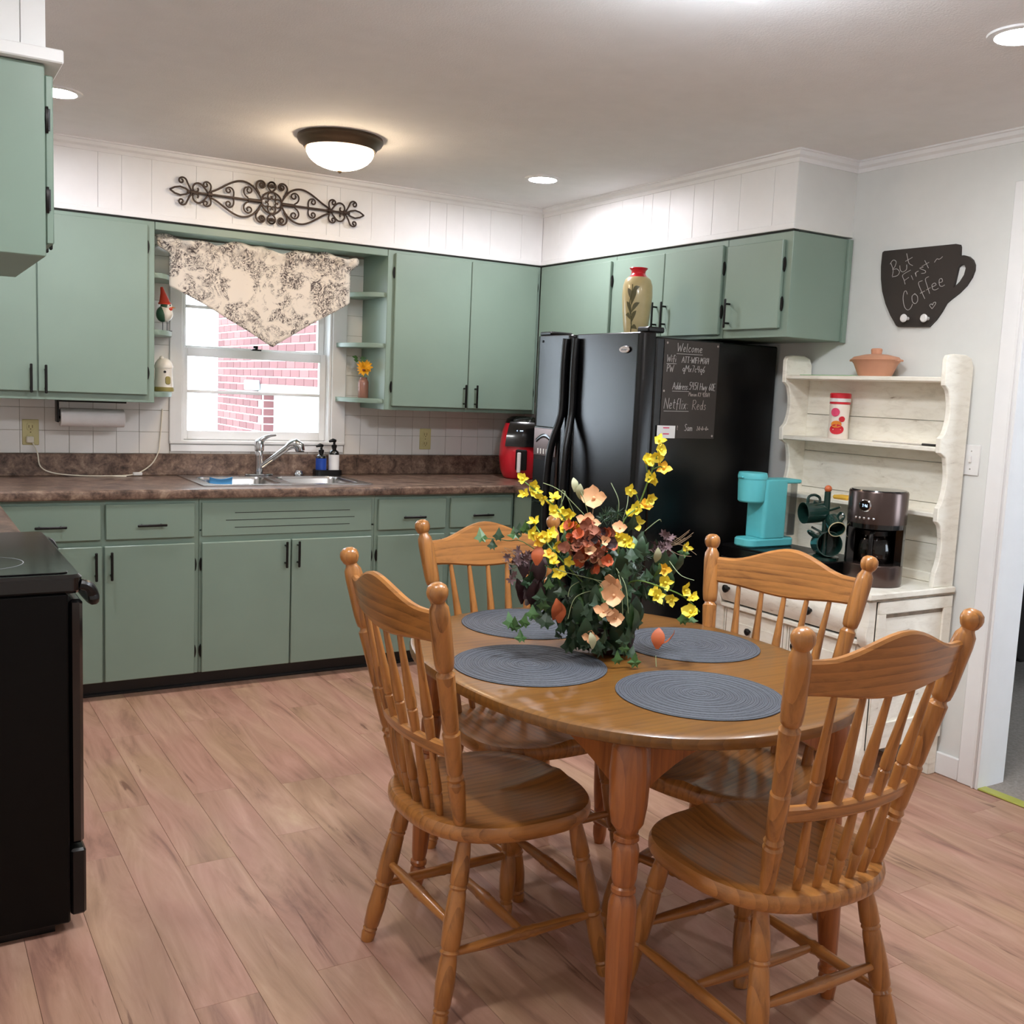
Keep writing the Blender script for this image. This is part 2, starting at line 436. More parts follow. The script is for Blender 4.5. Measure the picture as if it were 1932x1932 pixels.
# single-stroke handwriting (width, strokes)
G = {
'A': (.7, [[(0, 0), (.35, 1), (.7, 0)], [(.15, .38), (.58, .38)]]), 'B': (.62, [[(.05, 1), (.05, 0)], [(.0, .95), (.35, 1), (.5, .8), (.35, .55), (.1, .52), (.45, .48), (.62, .25), (.45, .02), (.05, 0)]]),
'C': (.65, [[(.62, .85), (.4, 1), (.12, .8), (0, .45), (.12, .1), (.4, 0), (.65, .15)]]), 'E': (.5, [[(.5, 1), (0, 1), (0, 0), (.5, 0)], [(0, .52), (.4, .52)]]),
'F': (.5, [[(.55, 1), (0, 1), (0, 0)], [(0, .52), (.42, .55)]]), 'H': (.6, [[(0, 1), (0, 0)], [(.55, 1), (.55, 0)], [(0, .5), (.55, .5)]]),
'I': (.2, [[(.1, 1), (.1, 0)]]), 'K': (.55, [[(0, 1), (0, 0)], [(.5, 1), (.02, .48), (.55, 0)]]), 'M': (.75, [[(0, 0), (.08, 1), (.36, .4), (.64, 1), (.75, 0)]]),
'N': (.6, [[(0, 0), (.03, 1), (.55, 0), (.6, 1)]]), 'P': (.5, [[(.02, 0), (.02, 1)], [(0, .97), (.35, 1), (.5, .78), (.32, .52), (.02, .5)]]),
'R': (.55, [[(.02, 0), (.02, 1)], [(0, .97), (.35, 1), (.5, .78), (.32, .54), (.02, .5), (.55, 0)]]), 'S': (.5, [[(.48, .88), (.25, 1), (.05, .8), (.25, .55), (.48, .3), (.28, 0), (0, .12)]]),
'T': (.6, [[(0, 1), (.6, 1)], [(.3, 1), (.3, 0)]]), 'W': (.85, [[(0, 1), (.2, 0), (.42, .7), (.62, 0), (.85, 1)]]), 'Y': (.5, [[(0, 1), (.25, .5), (.5, 1)], [(.25, .5), (.22, 0)]]),
'a': (.42, [[(.38, .5), (.15, .55), (0, .28), (.12, .02), (.3, .1), (.38, .5), (.36, .08), (.44, .02)]]), 'c': (.38, [[(.36, .48), (.18, .56), (.02, .28), (.15, .01), (.38, .1)]]),
'd': (.44, [[(.38, .42), (.15, .52), (0, .26), (.14, .01), (.32, .1), (.4, 1), (.4, 0)]]), 'e': (.4, [[(.03, .26), (.3, .32), (.34, .5), (.16, .56), (.02, .28), (.14, .02), (.38, .1)]]),
'f': (.4, [[(.42, .95), (.26, 1), (.16, .8), (.16, -.1)], [(.0, .48), (.36, .5)]]), 'i': (.15, [[(.07, .52), (.07, 0)], [(.07, .74), (.08, .78)]]), 'l': (.16, [[(.06, 1), (.06, .04), (.14, 0)]]),
'm': (.66, [[(.02, .54), (.04, 0), (.06, .36), (.2, .54), (.3, .4), (.31, 0), (.33, .38), (.48, .54), (.6, .4), (.62, 0)]]), 'n': (.42, [[(.02, .54), (.04, 0), (.07, .38), (.24, .54), (.36, .4), (.38, 0)]]),
'o': (.42, [[(.2, .55), (.02, .3), (.16, .01), (.38, .2), (.36, .46), (.2, .55)]]), 'q': (.42, [[(.38, .5), (.15, .55), (0, .3), (.14, .05), (.36, .2), (.4, .54), (.36, -.35), (.5, -.2)]]),
'r': (.32, [[(.02, .54), (.05, 0), (.07, .34), (.2, .52), (.32, .5)]]), 's': (.34, [[(.32, .46), (.16, .56), (.05, .42), (.3, .2), (.2, .02), (0, .06)]]),
't': (.34, [[(.15, .9), (.14, .12), (.3, .02)], [(0, .58), (.34, .62)]]), 'u': (.42, [[(.02, .54), (.06, .1), (.22, 0), (.36, .16), (.4, .54), (.38, .08), (.46, 0)]]),
'w': (.55, [[(0, .54), (.13, 0), (.27, .4), (.4, 0), (.55, .54)]]), 'x': (.4, [[(0, .54), (.38, 0)], [(.38, .54), (0, 0)]]), 'y': (.4, [[(0, .54), (.2, .1)], [(.4, .54), (.12, -.35)]]),
'0': (.48, [[(.24, 1), (.02, .6), (.1, .08), (.3, .02), (.48, .5), (.38, .92), (.24, 1)]]), '1': (.2, [[(.1, 1), (.1, 0)]]), '2': (.46, [[(.02, .82), (.22, 1), (.42, .8), (.3, .5), (0, 0), (.46, .03)]]),
'4': (.48, [[(.1, 1), (.02, .45), (.46, .48)], [(.4, 1), (.36, 0)]]), '5': (.48, [[(.48, 1), (.1, .98), (.06, .58), (.32, .62), (.46, .32), (.26, .02), (0, .1)]]), '6': (.44, [[(.38, 1), (.1, .6), (.03, .2), (.22, 0), (.42, .2), (.3, .45), (.06, .3)]]),
'7': (.44, [[(0, .98), (.44, 1), (.18, 0)]]), '-': (.34, [[(.04, .45), (.3, .47)]]), ':': (.18, [[(.08, .1), (.09, .13)], [(.08, .46), (.09, .49)]]), '~': (.55, [[(.0, .35), (.14, .55), (.3, .42), (.42, .38), (.55, .58)]]),
'<': (.5, [[(.25, 0), (0, .4), (.1, .6), (.25, .45), (.42, .6), (.5, .4), (.25, 0)]]), ' ': (.35, []), '_': (.3, [[(.0, .3), (.1, .5), (.2, .2), (.3, .45)]])}
def writing(mb, text, x, y, h, fn, r, slope=0., gap=.17, shear=0., sp=1.):
    """strokes of text starting at (x, y) in a board's own plane; fn maps (u, v) to space"""
    cx = 0
    for ch in text:
        wd, st = G[ch]
        for s_ in st:
            p2 = []
            for i in range(len(s_)-1):
                for k in range(3):
                    t = k/3; p2.append((s_[i][0]*(1-t)+s_[i+1][0]*t, s_[i][1]*(1-t)+s_[i+1][1]*t))
            p2.append(s_[-1])
            pts = [fn(x+(cx+a+shear*c)*h*sp, y+c*h+slope*(cx+a)*h*sp) for a, c in p2]
            mb.tube(pts, r, 5)
        cx += wd+gap
    return x+cx*h*sp

# ------------------------------------------------------------------ room shell
WB, WR, WL, WF, H = .329, .347, -3.47, -6.3, 2.44      # back, right, left, front walls, ceiling
WIN = (-1.905, -1.11, 1.10, 2.03)                        # window opening x0 x1 z0 z1
DR = (-2.715, -3.62, 2.18)                               # doorway in the right wall: y far, y near, top
floor = struct(MB().box(WL, WR, WF, WB, -.12, -.006).build('floor', 'floor_base'))
pl = MB().box(-.0749, .0749, 0, 1.2, -.006, 0, b=.0006).mesh('plank', 'plank')
pls = {}
x = WL+.04
row = 0
while x < WR:
    y = WF - random.random()*1.1
    while y < WB:
        y0, y1 = max(y, WF), min(y+1.2, WB); x0, x1 = max(x-.0749, WL), min(x+.0749, WR)
        if y1-y0 > .05 and x1-x0 > .02:
            if y1-y0 > 1.19 and x1-x0 > .149: put('plank', pl, floor, (x, y, 0))
            else: put('plank', MB().box(x0-x, x1-x, y0-y, y1-y, -.006, 0, b=.0006).mesh('plank', 'plank'), floor, (x, y, 0))
        y += 1.2005
    x += .1505
struct(MB().box(WL-.1, WR+.2, WF-.1, WB+.15, H, H+.1).build('ceiling', 'ceiling_white'))
wb = MB()
wb.box(WL-.1, WIN[0], WB, WB+.15, 0, H).box(WIN[1], WR+.19, WB, WB+.15, 0, H).box(WIN[0], WIN[1], WB, WB+.15, 0, WIN[2]).box(WIN[0], WIN[1], WB, WB+.15, WIN[3], H)
wall_back = struct(wb.build('wall_back', 'grout'))
wr = MB().box(WR, WR+.145, DR[0], WB, 0, H).box(WR, WR+.19, WF, DR[1], 0, H).box(WR, WR+.19, DR[1], DR[0], DR[2], H)
wall_right = struct(wr.build('wall_right', 'wall_grey'))
struct(MB().box(WL-.1, WL, WF, WB, 0, H).build('wall_left', 'wall_grey'))
struct(MB().box(WL-.1, WR+.2, WF-.1, WF, 0, H).build('wall_front', 'wall_grey'))

# wall tiles behind the worktop and around the window
TP = .108
def tiles(x0, x1, z0, z1):
    nx = max(1, round((x1-x0)/TP)); k = 0
    z = z0
    while z < z1-.012:
        zt = min(z+TP, z1)
        for i in range(nx):
            a = x0+(x1-x0)*i/nx; c = x0+(x1-x0)*(i+1)/nx
            put('tile', MB().box(-(c-a)/2+.0008, (c-a)/2-.0008, -.004, 0, .0008, zt-z-.0008, b=.001).mesh('tile', 'tile'), wall_back, ((a+c)/2, WB, z))
        z += TP
tiles(-2.86, -2.11, 1.036, 1.36); tiles(-2.11, -1.965, 1.036, 2.10); tiles(-1.03, -.935, 1.036, 2.10); tiles(-.935, WR, 1.036, 1.36)
tiles(-1.965, -1.03, 1.036, 1.05)

# ------------------------------------------------------------------ soffits with random-width board panelling
def boards(a0, a1, fn, parent, seed):
    rr = random.Random(seed); a = a0
    while a < a1-.001:
        wd = rr.choice((.07, .10, .13, .17, .2)); c = a+wd
        if a1-c < .06: c = a1
        c = min(c, a1); fn(a, c); a = c
sb = struct(MB().box(WL, 0, .009, WB, 2.131, H).build('wall_soffit_back', 'white_paint'))
def fb(a, c): put('panel', MB().box(a+.0004, c-.0004, 0, .009, 2.131, H, b=.0008).mesh('panel', 'white_paint'), sb)
boards(WL+.62, -.0, fb, sb, 3)
put('moulding', MB().box(WL+.62, -.006, -.006, 0, 2.131, 2.156, b=.002).mesh('moulding', 'white_paint'), sb)
sr = struct(MB().box(.009, WR, -1.895, WB, 2.131, H).build('wall_soffit_right', 'white_paint'))
def fr_(a, c): put('panel', MB().box(0, .009, -c+.0006, -a-.0006, 2.131, H, b=.001).mesh('panel', 'white_paint'), sr)
boards(0, 1.897, fr_, sr, 12)
put('moulding', MB().box(-.006, 0, -1.9, -.0, 2.131, 2.156, b=.002).mesh('moulding', 'white_paint'), sr)
put('panel', MB().box(.0, WR, -1.9, -1.8955, 2.131, H, b=.001).mesh('panel', 'wall_grey'), sr)
sl = struct(MB().box(WL, -2.835, -2.305, -1.55, 2.135, H).build('wall_soffit_left', 'white_paint'))
for a, c in ((WL, -3.2), (-3.2, -2.888), (-2.888, -2.835)):
    put('panel', MB().box(a+.001, c-.001, -2.31, -2.305, 2.135, H, b=.001).mesh('panel', 'white_paint'), sl)
put('ledge', MB().box(WL, -2.800, -2.33, -1.55, 2.122, 2.152, b=.003).mesh('ledge', 'white_paint'), sl)

def crown(n, pts, mat='white_paint'):
    """pts: polyline in plan with the room on the right-hand side"""
    prof = [(0, -.045), (.006, -.045), (.010, -.030), (.022, -.022), (.026, -.008), (.034, -.006), (.034, 0), (0, 0)]
    rs = []; k = len(pts)
    for i in range(k):
        d0 = (Vector(pts[i])-Vector(pts[i-1])).normalized() if i else None
        d1 = (Vector(pts[i+1])-Vector(pts[i])).normalized() if i < k-1 else None
        n0 = Vector((d0.y, -d0.x)) if d0 else None; n1 = Vector((d1.y, -d1.x)) if d1 else None
        if n0 is None: mn = n1
        elif n1 is None: mn = n0
        else: mn = (n0+n1); mn = mn/(mn.length**2)*2
        rs.append([(pts[i][0]+mn.x*a, pts[i][1]+mn.y*a, H+z) for a, z in prof])
    o = MB().rings(rs).build('trim_%d' % n, mat); struct(o); return o
crown(1, [(WL+.63, 0), (0, 0), (0, -1.9), (WR, -1.9), (WR, WF+.05)])

# ------------------------------------------------------------------ window
wn = bpy.data.objects.new('window_1', None); COL.objects.link(wn); struct(wn); wn['_o'] = (0, 0, 0)
x0, x1, z0, z1 = WIN
MB().prism([(x0-.062, 1.092), (x0-.062, 2.10), (x0, 2.10), (x0, 1.092)], WB-.016, WB, 'y', .003).build('casing', 'white_paint', wn)
MB().prism([(x1, 1.092), (x1, 2.10), (x1+.08, 2.10), (x1+.08, 1.092)], WB-.016, WB, 'y', .003).build('casing', 'white_paint', wn)
B('casing', 'white_paint', wn, x0-.062, x1+.08, WB-.018, WB, 2.03, 2.10)
B('stool', 'white_paint', wn, x0-.062, x1+.08, WB-.02, WB+.06, 1.086, 1.104, b=.004)
B('apron', 'white_paint', wn, x0-.055, x1+.074, WB-.012, WB, 1.048, 1.084)
for a, c in ((x0, x0+.012), (x1-.012, x1)): B('jamb', 'white_paint', wn, a, c, WB, WB+.15, 1.10, 2.03)
B('jamb', 'white_paint', wn, x0, x1, WB, WB+.15, 2.018, 2.03)
B('sill', 'white_paint', wn, x0, x1, WB+.06, WB+.17, 1.095, 1.11)
def sash(y, za, zb, rail_b, rail_t, mun):
    s = bpy.data.objects.new('sash', None); COL.objects.link(s); s.parent = wn
    a, c = x0+.012, x1-.012
    def P(nm, mt, *q):
        return put(nm, MB().box(*q, b=.003).mesh(nm, mt), s)
    P('stile', 'white_paint', a, a+.03, y, y+.032, za, zb); P('stile', 'white_paint', c-.035, c, y, y+.032, za, zb)
    P('rail', 'white_paint', a+.03, c-.035, y, y+.032, za, za+rail_b); P('rail', 'white_paint', a+.03, c-.035, y, y+.032, zb-rail_t, zb)
    P('muntin', 'white_paint', a+.03, c-.035, y+.004, y+.026, mun-.008, mun+.008)
    for q0, q1 in ((za+rail_b, mun-.008), (mun+.008, zb-rail_t)):
        put('pane', MB().box(a+.03, c-.035, y+.014, y+.018, q0, q1).mesh('pane', 'glass'), s)
sash(WB+.05, 1.106, 1.575, .045, .045, 1.352)
sash(WB+.086, 1.54, 2.018, .045, .04, 1.782)
lk = MB().box(-1.53, -1.48, WB+.055, WB+.08, 1.575, 1.583, b=.002).box(-1.515, -1.50, WB+.05, WB+.078, 1.583, 1.6, b=.003).box(-1.525, -1.50, WB+.05, WB+.06, 1.588, 1.6, b=.002)
lk.build('sash_lock', 'black_metal', wn)

# ------------------------------------------------------------------ doorway to the next room
dn = bpy.data.objects.new('door_1', None); COL.objects.link(dn); struct(dn); dn['_o'] = (0, 0, 0)
B('casing', 'white_paint', dn, WR-.02, WR, DR[0], DR[0]+.078, 0, DR[2]+.075, b=.004)
B('casing', 'white_paint', dn, WR-.02, WR, DR[1]-.078, DR[1], 0, DR[2]+.075, b=.004)
B('casing', 'white_paint', dn, WR-.02, WR, DR[1], DR[0], DR[2], DR[2]+.075, b=.004)
B('bead', 'white_paint', dn, WR-.026, WR-.02, DR[0]+.004, DR[0]+.014, 0, DR[2]+.07, b=.002)
B('jamb', 'white_paint', dn, WR-.02, WR+.145, DR[0]-.012, DR[0], 0, DR[2])
B('jamb', 'white_paint', dn, WR-.02, WR+.19, DR[1], DR[1]+.012, 0, DR[2])
B('jamb', 'white_paint', dn, WR-.02, WR+.19, DR[1], DR[0], DR[2]-.012, DR[2])
B('threshold', 'threshold', dn, WR-.02, WR+.03, DR[1]+.012, DR[0]-.012, 0, .008, b=.003)
o = MB().box(WR-.014, WR, DR[0]+.078, -1.9, 0, .088, b=.004).build('baseboard_right', 'white_paint'); struct(o)
o = MB().box(WR-.014, WR, WF, DR[1]-.078, 0, .088, b=.004).build('baseboard_right', 'white_paint'); struct(o)
struct(MB().box(WR+.03, 4.4, -5.2, .4, -.12, .004).build('floor_next_room', 'carpet'))
struct(MB().box(4.4, 4.5, -5.2, .4, 0, H).build('wall_next_room_far', 'wall_grey'))
struct(MB().box(WR+.19, 4.5, .4, .5, 0, H).build('wall_next_room_back', 'wall_grey'))
struct(MB().box(WR+.19, 1.1, -5.3, -5.2, 0, H).box(2.7, 4.5, -5.3, -5.2, 0, H).box(1.1, 2.7, -5.3, -5.2, 0, .8).box(1.1, 2.7, -5.3, -5.2, 2.1, H).build('wall_next_room_front', 'wall_grey'))
w2 = MB().box(1.1, 1.15, -5.28, -5.22, .8, 2.1).box(2.65, 2.7, -5.28, -5.22, .8, 2.1).box(1.15, 2.65, -5.28, -5.22, .8, .85).box(1.15, 2.65, -5.28, -5.22, 2.05, 2.1).box(1.88, 1.92, -5.28, -5.22, .85, 2.05).build('fill_window', 'white_paint'); struct(w2)  # unseen window, added to bring daylight to the door jamb and carpet
put('pane', MB().box(1.15, 1.88, -5.252, -5.248, .85, 2.05).mesh('pane', 'glass'), w2); put('pane', MB().box(1.92, 2.65, -5.252, -5.248, .85, 2.05).mesh('pane', 'glass'), w2)
struct(MB().box(WR+.2, 4.5, -5.3, .5, H, H+.1).build('ceiling_next_room', 'ceiling_white'))

# ------------------------------------------------------------------ cabinets
def pull(parent_part, c, L, vertical, y0, mat='black_metal'):
    """bar pull standing off a face at y0 (towards -y)"""
    x, z = c; mb = MB(); y = y0-.028
    if vertical:
        mb.box(x-.0055, x+.0055, y-.004, y+.004, z-L/2, z+L/2, b=.0025)
        for q in (-.33, .33): mb.lathe([(.0045, 0), (.0045, 1)], 8, (x, y0, z+q*L), (x, y, z+q*L))
    else:
        mb.box(x-L/2, x+L/2, y-.004, y+.004, z-.0055, z+.0055, b=.0025)
        for q in (-.33, .33): mb.lathe([(.0045, 0), (.0045, 1)], 8, (x+q*L, y0, z), (x+q*L, y, z))
    return child_of(parent_part, mb, 'handle', mat)
def hinge(parent_part, x, z, y0):
    mb = MB().prism(superell(.0075, .030, 1.7, 16, x, z), y0, y0-.006, 'y').lathe([(.004, 0), (.004, 1)], 8, (x, y0-.006, z-.024), (x, y0-.006, z+.024))
    return child_of(parent_part, mb, 'hinge', 'black_metal')
def cabinet(name, label, loc, rz, W, D, z0, z1, doors, drawers=(), group=None, fronts=(), ztop=None):
    """local: face in the plane y=0 looking to -y, x to the right, world heights"""
    t = thing(name, label, 'cabinet', (loc[0], loc[1], 0), rz, group, world=False)
    mb = MB().box(.0005, W-.0005, .0, D, z0, ztop or z1, b=.002)
    if ztop: mb.box(.0005, W-.0005, 0, .02, ztop-.01, z1, b=.001)
    mb.build('body', 'green', t)
    for (a, c, za, zb, hx, hz, hs) in doors:
        d = MB().box(a, c, -.019, -.0015, za, zb, b=.003).build('door', 'green', t)
        if hx is not None: pull(d, (hx, hz), .125, True, -.019)
        if hs:
            xx = a-.0025 if hs == 'L' else c+.0025
            for zz in (za+.10, zb-.10): hinge(d, xx, zz, -.002)
    for (a, c, za, zb, hx, hz) in drawers:
        d = MB().box(a, c, -.019, -.0015, za, zb, b=.003).build('drawer', 'green', t)
        pull(d, (hx, hz), .125, False, -.019)
    for (a, c, za, zb) in fronts:
        d = MB().box(a, c, -.010, -.0015, za, zb, b=.002).build('false_front', 'green', t)
        for k, (q0, q1) in enumerate(((.18, .86), (.13, .89), (.18, .86))):
            zz = zb-(zb-za)*(.32+.22*k)
            child_of(d, MB().box(a+(c-a)*q0, a+(c-a)*q1, -.0106, -.0098, zz-.0015, zz+.0015), 'groove', 'dark_gap')
    return t
# upper, left of the window (x -3.10 .. -2.106)
xl = -3.10
uL = cabinet('upper_cabinet', 'green upper cabinet with paper towels hung beneath it', (xl, 0), 0, -2.106-xl, WB-.006, 1.297, 2.122,
    [(.03, -2.606-xl, 1.333, 2.105, -2.633-xl, 1.39, None), (-2.602-xl, -2.14-xl, 1.333, 2.105, -2.574-xl, 1.388, 'R')])
# upper, right of the window up to the corner
xr = -.941
uR = cabinet('upper_cabinet', 'green upper cabinet above the red air fryer', (xr, 0), 0, -xr-.002, WB-.006, 1.297, 2.122,
    [(-.904-xr, -.455-xr, 1.318, 2.108, -.478-xr, 1.384, 'L'), (-.451-xr, -.028-xr, 1.318, 2.108, -.408-xr, 1.384, 'R')])
# quarter-round open shelves at both sides of the window
def qshelf(t, cx, cy, z, rx, ry, sx):
    o = [(cx, cy)]
    for i in range(15):
        a = PI/2*i/14; o.append((cx+sx*rx*math.cos(a), cy-ry*math.sin(a)))
    if sx < 0: o = o[::-1]
    MB().prism(o, z-.012, z+.012, 'z', .002).build('shelf', 'green', t)
for z in (1.886, 1.625, 1.336): qshelf(uL, -2.106-xl, WB-.012, z, .135, .29, 1)
for z in (1.892, 1.630, 1.340): qshelf(uR, 0, WB-.012, z, .150, .30, -1)
hb = MB().box(-2.104, -.943, -.0, .02, 2.088, 2.122, b=.002).box(-2.104, -.943, .02, WB-.02, 2.108, 2.122, b=.001).build('valance_board', 'green', None, (-1.52, 0, 2.088))
tag(hb, 'narrow green board bridging the cabinets above the window', 'board')
# uppers on the right wall (facing -x)
c1 = cabinet('upper_cabinet', 'green corner upper cabinet behind the far fridge door', (0, -.002), -PI/2, .705, WR-.004, 1.297, 2.122, [(.03, .68, 1.33, 2.10, None, 0, 'R')])
c2 = cabinet('upper_cabinet', 'green two-door cabinet above the fridge behind the vase', (0, -.709), -PI/2, .809, WR-.004, 1.695, 2.122,
    [(.018, .400, 1.712, 2.10, .362, 1.81, 'L'), (.404, .795, 1.712, 2.10, .428, 1.81, 'R')])
c3 = cabinet('upper_cabinet', 'small single-door green cabinet at the open end beside the wall', (0, -1.520), -PI/2, .38, WR-.004, 1.695, 2.122,
    [(.016, .342, 1.73, 2.09, .052, 1.80, 'R')])
MB().box(.368, .380, WR-.030, WR-.006, 1.69, 2.121, b=.001).xf(Matrix.Translation((.012, 0, 0))).build('scribe_strip', 'green', c3)
# over the range (facing +x)
c4 = cabinet('upper_cabinet', 'green overhead cabinet above the black range', (-2.838, -2.305), PI/2, .68, WR+.26, 1.69, 2.120,
    [(.01, .335, 1.72, 2.10, .30, 1.80, 'L'), (.345, .67, 1.72, 2.10, .38, 1.80, 'R')])
# thin dark strip drawn as the shadow line between cabinets and soffits
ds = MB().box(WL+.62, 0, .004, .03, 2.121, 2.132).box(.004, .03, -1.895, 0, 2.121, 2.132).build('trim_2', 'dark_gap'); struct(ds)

# base cabinets along the window wall
YF, YC, ZC, ZS = -.3385, -.3685, .9274, 1.0356
bx = -2.84
DZ = (.712, .866); OZ = (.083, .684)
cabinet('base_cabinet', 'green base cabinet with two drawers beside the range', (bx, YF), 0, .857, WB-YF-.006, .080, ZC-.042,
    [(-2.81-bx, -2.397-bx, *OZ, -2.425-bx, .60, None), (-2.388-bx, -2.004-bx, *OZ, -2.362-bx, .60, 'R')],
    [(-2.79-bx, -2.402-bx, *DZ, -2.602-bx, .775), (-2.382-bx, -2.006-bx, *DZ, -2.194-bx, .773)])
bx = -1.983
cabinet('base_cabinet', 'green sink base cabinet with a grooved false front', (bx, YF), 0, .855, WB-YF-.006, .080, ZC-.042,
    [(-1.972-bx, -1.558-bx, *OZ, -1.585-bx, .615, 'L'), (-1.552-bx, -1.146-bx, *OZ, -1.525-bx, .615, 'R')],
    fronts=[(-1.972-bx, -1.146-bx, .712, .866)], ztop=.745)
bx = -1.128
cabinet('base_cabinet', 'green two-drawer base cabinet between sink base and fridge', (bx, YF), 0, .804, WB-YF-.006, .080, ZC-.042,
    [(-1.112-bx, -.742-bx, *OZ, -.775-bx, .60, 'L'), (-.708-bx, -.345-bx, *OZ, -.675-bx, .60, None)],
    [(-1.112-bx, -.737-bx, *DZ, -.925-bx, .775), (-.710-bx, -.345-bx, *DZ, -.53-bx, .775)])
cr = MB().box(-.322, WR-.005, -.69, YF, .08, ZC-.042, b=.002).build('corner_cabinet', 'green', None, (0, -.5, .08)); tag(cr, 'green corner base unit squeezed between worktop end and fridge', 'cabinet')
cl = MB().box(WL+.005, -2.845, -1.535, YF, .08, ZC-.042, b=.002).build('corner_cabinet', 'green', None, (-3.1, -1, .08)); tag(cl, 'green base unit under the short worktop beside the range', 'cabinet')
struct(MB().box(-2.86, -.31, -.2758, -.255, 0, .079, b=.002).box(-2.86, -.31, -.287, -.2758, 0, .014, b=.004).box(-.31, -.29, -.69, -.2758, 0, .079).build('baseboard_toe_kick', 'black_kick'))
for q in ((-2.84, -1.985), (-1.982, -1.13), (-1.127, -.325)):
    pass

# worktop (one L-shaped laminate with raised back edge, hole for the sink)
wt = thing('worktop', 'mottled brown laminate worktop with raised back edge', 'worktop', (-1.6, 0, ZC-.04))
SX0, SX1, SY0, SY1 = -1.925, -1.115, -.235, .255
mb = MB()
zb, zt = ZC-.041, ZC
mb.box(WL+.005, SX0, YC+.02, WB-.004, zb, zt).box(SX1, WR-.004, YC+.02, WB-.004, zb, zt)
mb.box(SX0, SX1, YC+.02, SY0, zb, zt).box(SX0, SX1, SY1, WB-.004, zb, zt)
mb.box(WL+.005, -2.84, -1.535, YC+.02, zb, zt).box(-.330, WR-.004, -.69, YC+.02, zb, zt)
mb.build('slab', 'laminate', wt, smooth=None)
def nose(p0, p1, nrm):
    prof = [(-.001, -.041), (.014, -.041), (.020, -.035), (.022, -.02), (.020, -.007), (.012, -.001), (-.001, 0)]
    rs = [[(p[0]+nrm[0]*a, p[1]+nrm[1]*a, ZC+z) for a, z in prof] for p in (p0, p1)]
    MB().rings(rs).build('front_edge', 'laminate', wt)
nose((-2.84, YC+.02), (-.33, YC+.02), (0, -1)); nose((-2.84, -1.535), (-2.84, YC+.02), (1, 0)); nose((-.33, YC+.02), (-.33, -.69), (-1, 0))
MB().box(WL+.005, WR-.004, WB-.026, WB-.004, ZC, ZS, b=.004).build('backsplash', 'laminate', wt)

# sink
sk = thing('sink', 'stainless steel double bowl sink set in the worktop', 'sink', (-1.52, 0, ZC))
rim = MB()
bowls = ((-1.89, -1.545), (-1.495, -1.15))
by0, by1 = -.215, .15
def ring_flat(mb, outer, inner, z0, z1):
    n = len(outer)
    mb.rings([[(p[0], p[1], z0) for p in outer], [(p[0], p[1], z1) for p in outer], [(p[0], p[1], z1+.0015) for p in inner], [(p[0], p[1], z0) for p in inner]], loop=True)
mid = (-1.545-1.495)/2
for (a, c), (oa, oc) in zip(bowls, ((-1.94, mid), (mid, -1.10))):
    ring_flat(rim, rrect(oa, oc, -.25, .27, .001), rrect(a, c, by0, by1, .06), ZC+.0005, ZC+.005)
rim.build('rim', 'steel', sk)
for a, c in bowls:
    bm_ = MB()
    rs = [[(p[0], p[1], z) for p in rrect(a+q, c-q, by0+q, by1-q, .06-q*.4)] for q, z in ((0, ZC+.004), (.006, ZC-.01), (.014, ZC-.12), (.03, ZC-.155), (.09, ZC-.16))]
    bm_.rings(rs, cap0=False)
    # give the bowl thickness from outside
    rs2 = [[(p[0], p[1], z-.003) for p in rrect(a+q-.003, c-q+.003, by0+q-.003, by1-q+.003, .06-q*.4)] for q, z in ((0, ZC+.003), (.006, ZC-.01), (.014, ZC-.12), (.03, ZC-.155), (.09, ZC-.16))]
    bm_.rings(rs2, cap0=False)
    bw = bm_.build('bowl', 'steel', sk)
    child_of(bw, MB().lathe([(.0, ZC-.159), (.03, ZC-.158), (.042, ZC-.156), (.043, ZC-.159)], 20, ((a+c)/2, -.03, 0)), 'drain', 'chrome')
# faucet
fx, fy = -1.535, .225
fc = thing('kitchen_faucet', 'chrome single lever faucet with pull-out spray head', 'faucet', (fx, fy, ZC+.006))
MB().prism(superell(.075, .028, 3, 32, fx, fy), ZC+.0066, ZC+.014, 'z', .003).build('base_plate', 'chrome', fc)
MB().lathe([(.020, .014), (.021, .02), (.019, .05), (.021, .10), (.022, .125), (.020, .132), (.025, .136), (.026, .165), (.021, .185), (.008, .196), (.001, .197)], 24, (fx, fy, ZC)).build('body', 'chrome', fc)
hp = [(fx, fy-.002, ZC+.17), (fx+.010, fy-.006, ZC+.188), (fx+.028, fy-.014, ZC+.203), (fx+.052, fy-.024, ZC+.213), (fx+.078, fy-.034, ZC+.217)]
MB().tube(hp, [.020, .016, .010, .0065, .005], 12, flat=.8).build('lever', 'chrome', fc)
sp = [(fx+.012, fy-.008, ZC+.055), (fx+.045, fy-.03, ZC+.085), (fx+.085, fy-.058, ZC+.122), (fx+.125, fy-.085, ZC+.160)]
spt = MB().tube(sp, [.014, .0135, .0145, .016], 14).build('spout', 'chrome', fc)
hd = MB().tube([(fx+.120, fy-.082, ZC+.155), (fx+.138, fy-.094, ZC+.172), (fx+.157, fy-.106, ZC+.178), (fx+.174, fy-.117, ZC+.165), (fx+.178, fy-.120, ZC+.142)], [.016, .023, .027, .028, .024], 16)
hdo = hd.build('spray_head', 'chrome', fc)
child_of(hdo, MB().lathe([(.0, 0), (.02, 0), (.02, .004), (.0, .004)], 16, (fx+.1785, fy-.1202, ZC+.1375)), 'aerator', 'black_plastic')
o = MB().lathe([(.0, 0), (.026, 0), (.026, .006), (.022, .010), (.020, .022), (.012, .026), (.0, .026)], 20, (-1.325, .215, ZC+.0066)).build('sink_stopper', 'chrome', None, (-1.325, .215, ZC+.0066)); tag(o, 'small round chrome stopper on the sink deck', 'stopper')
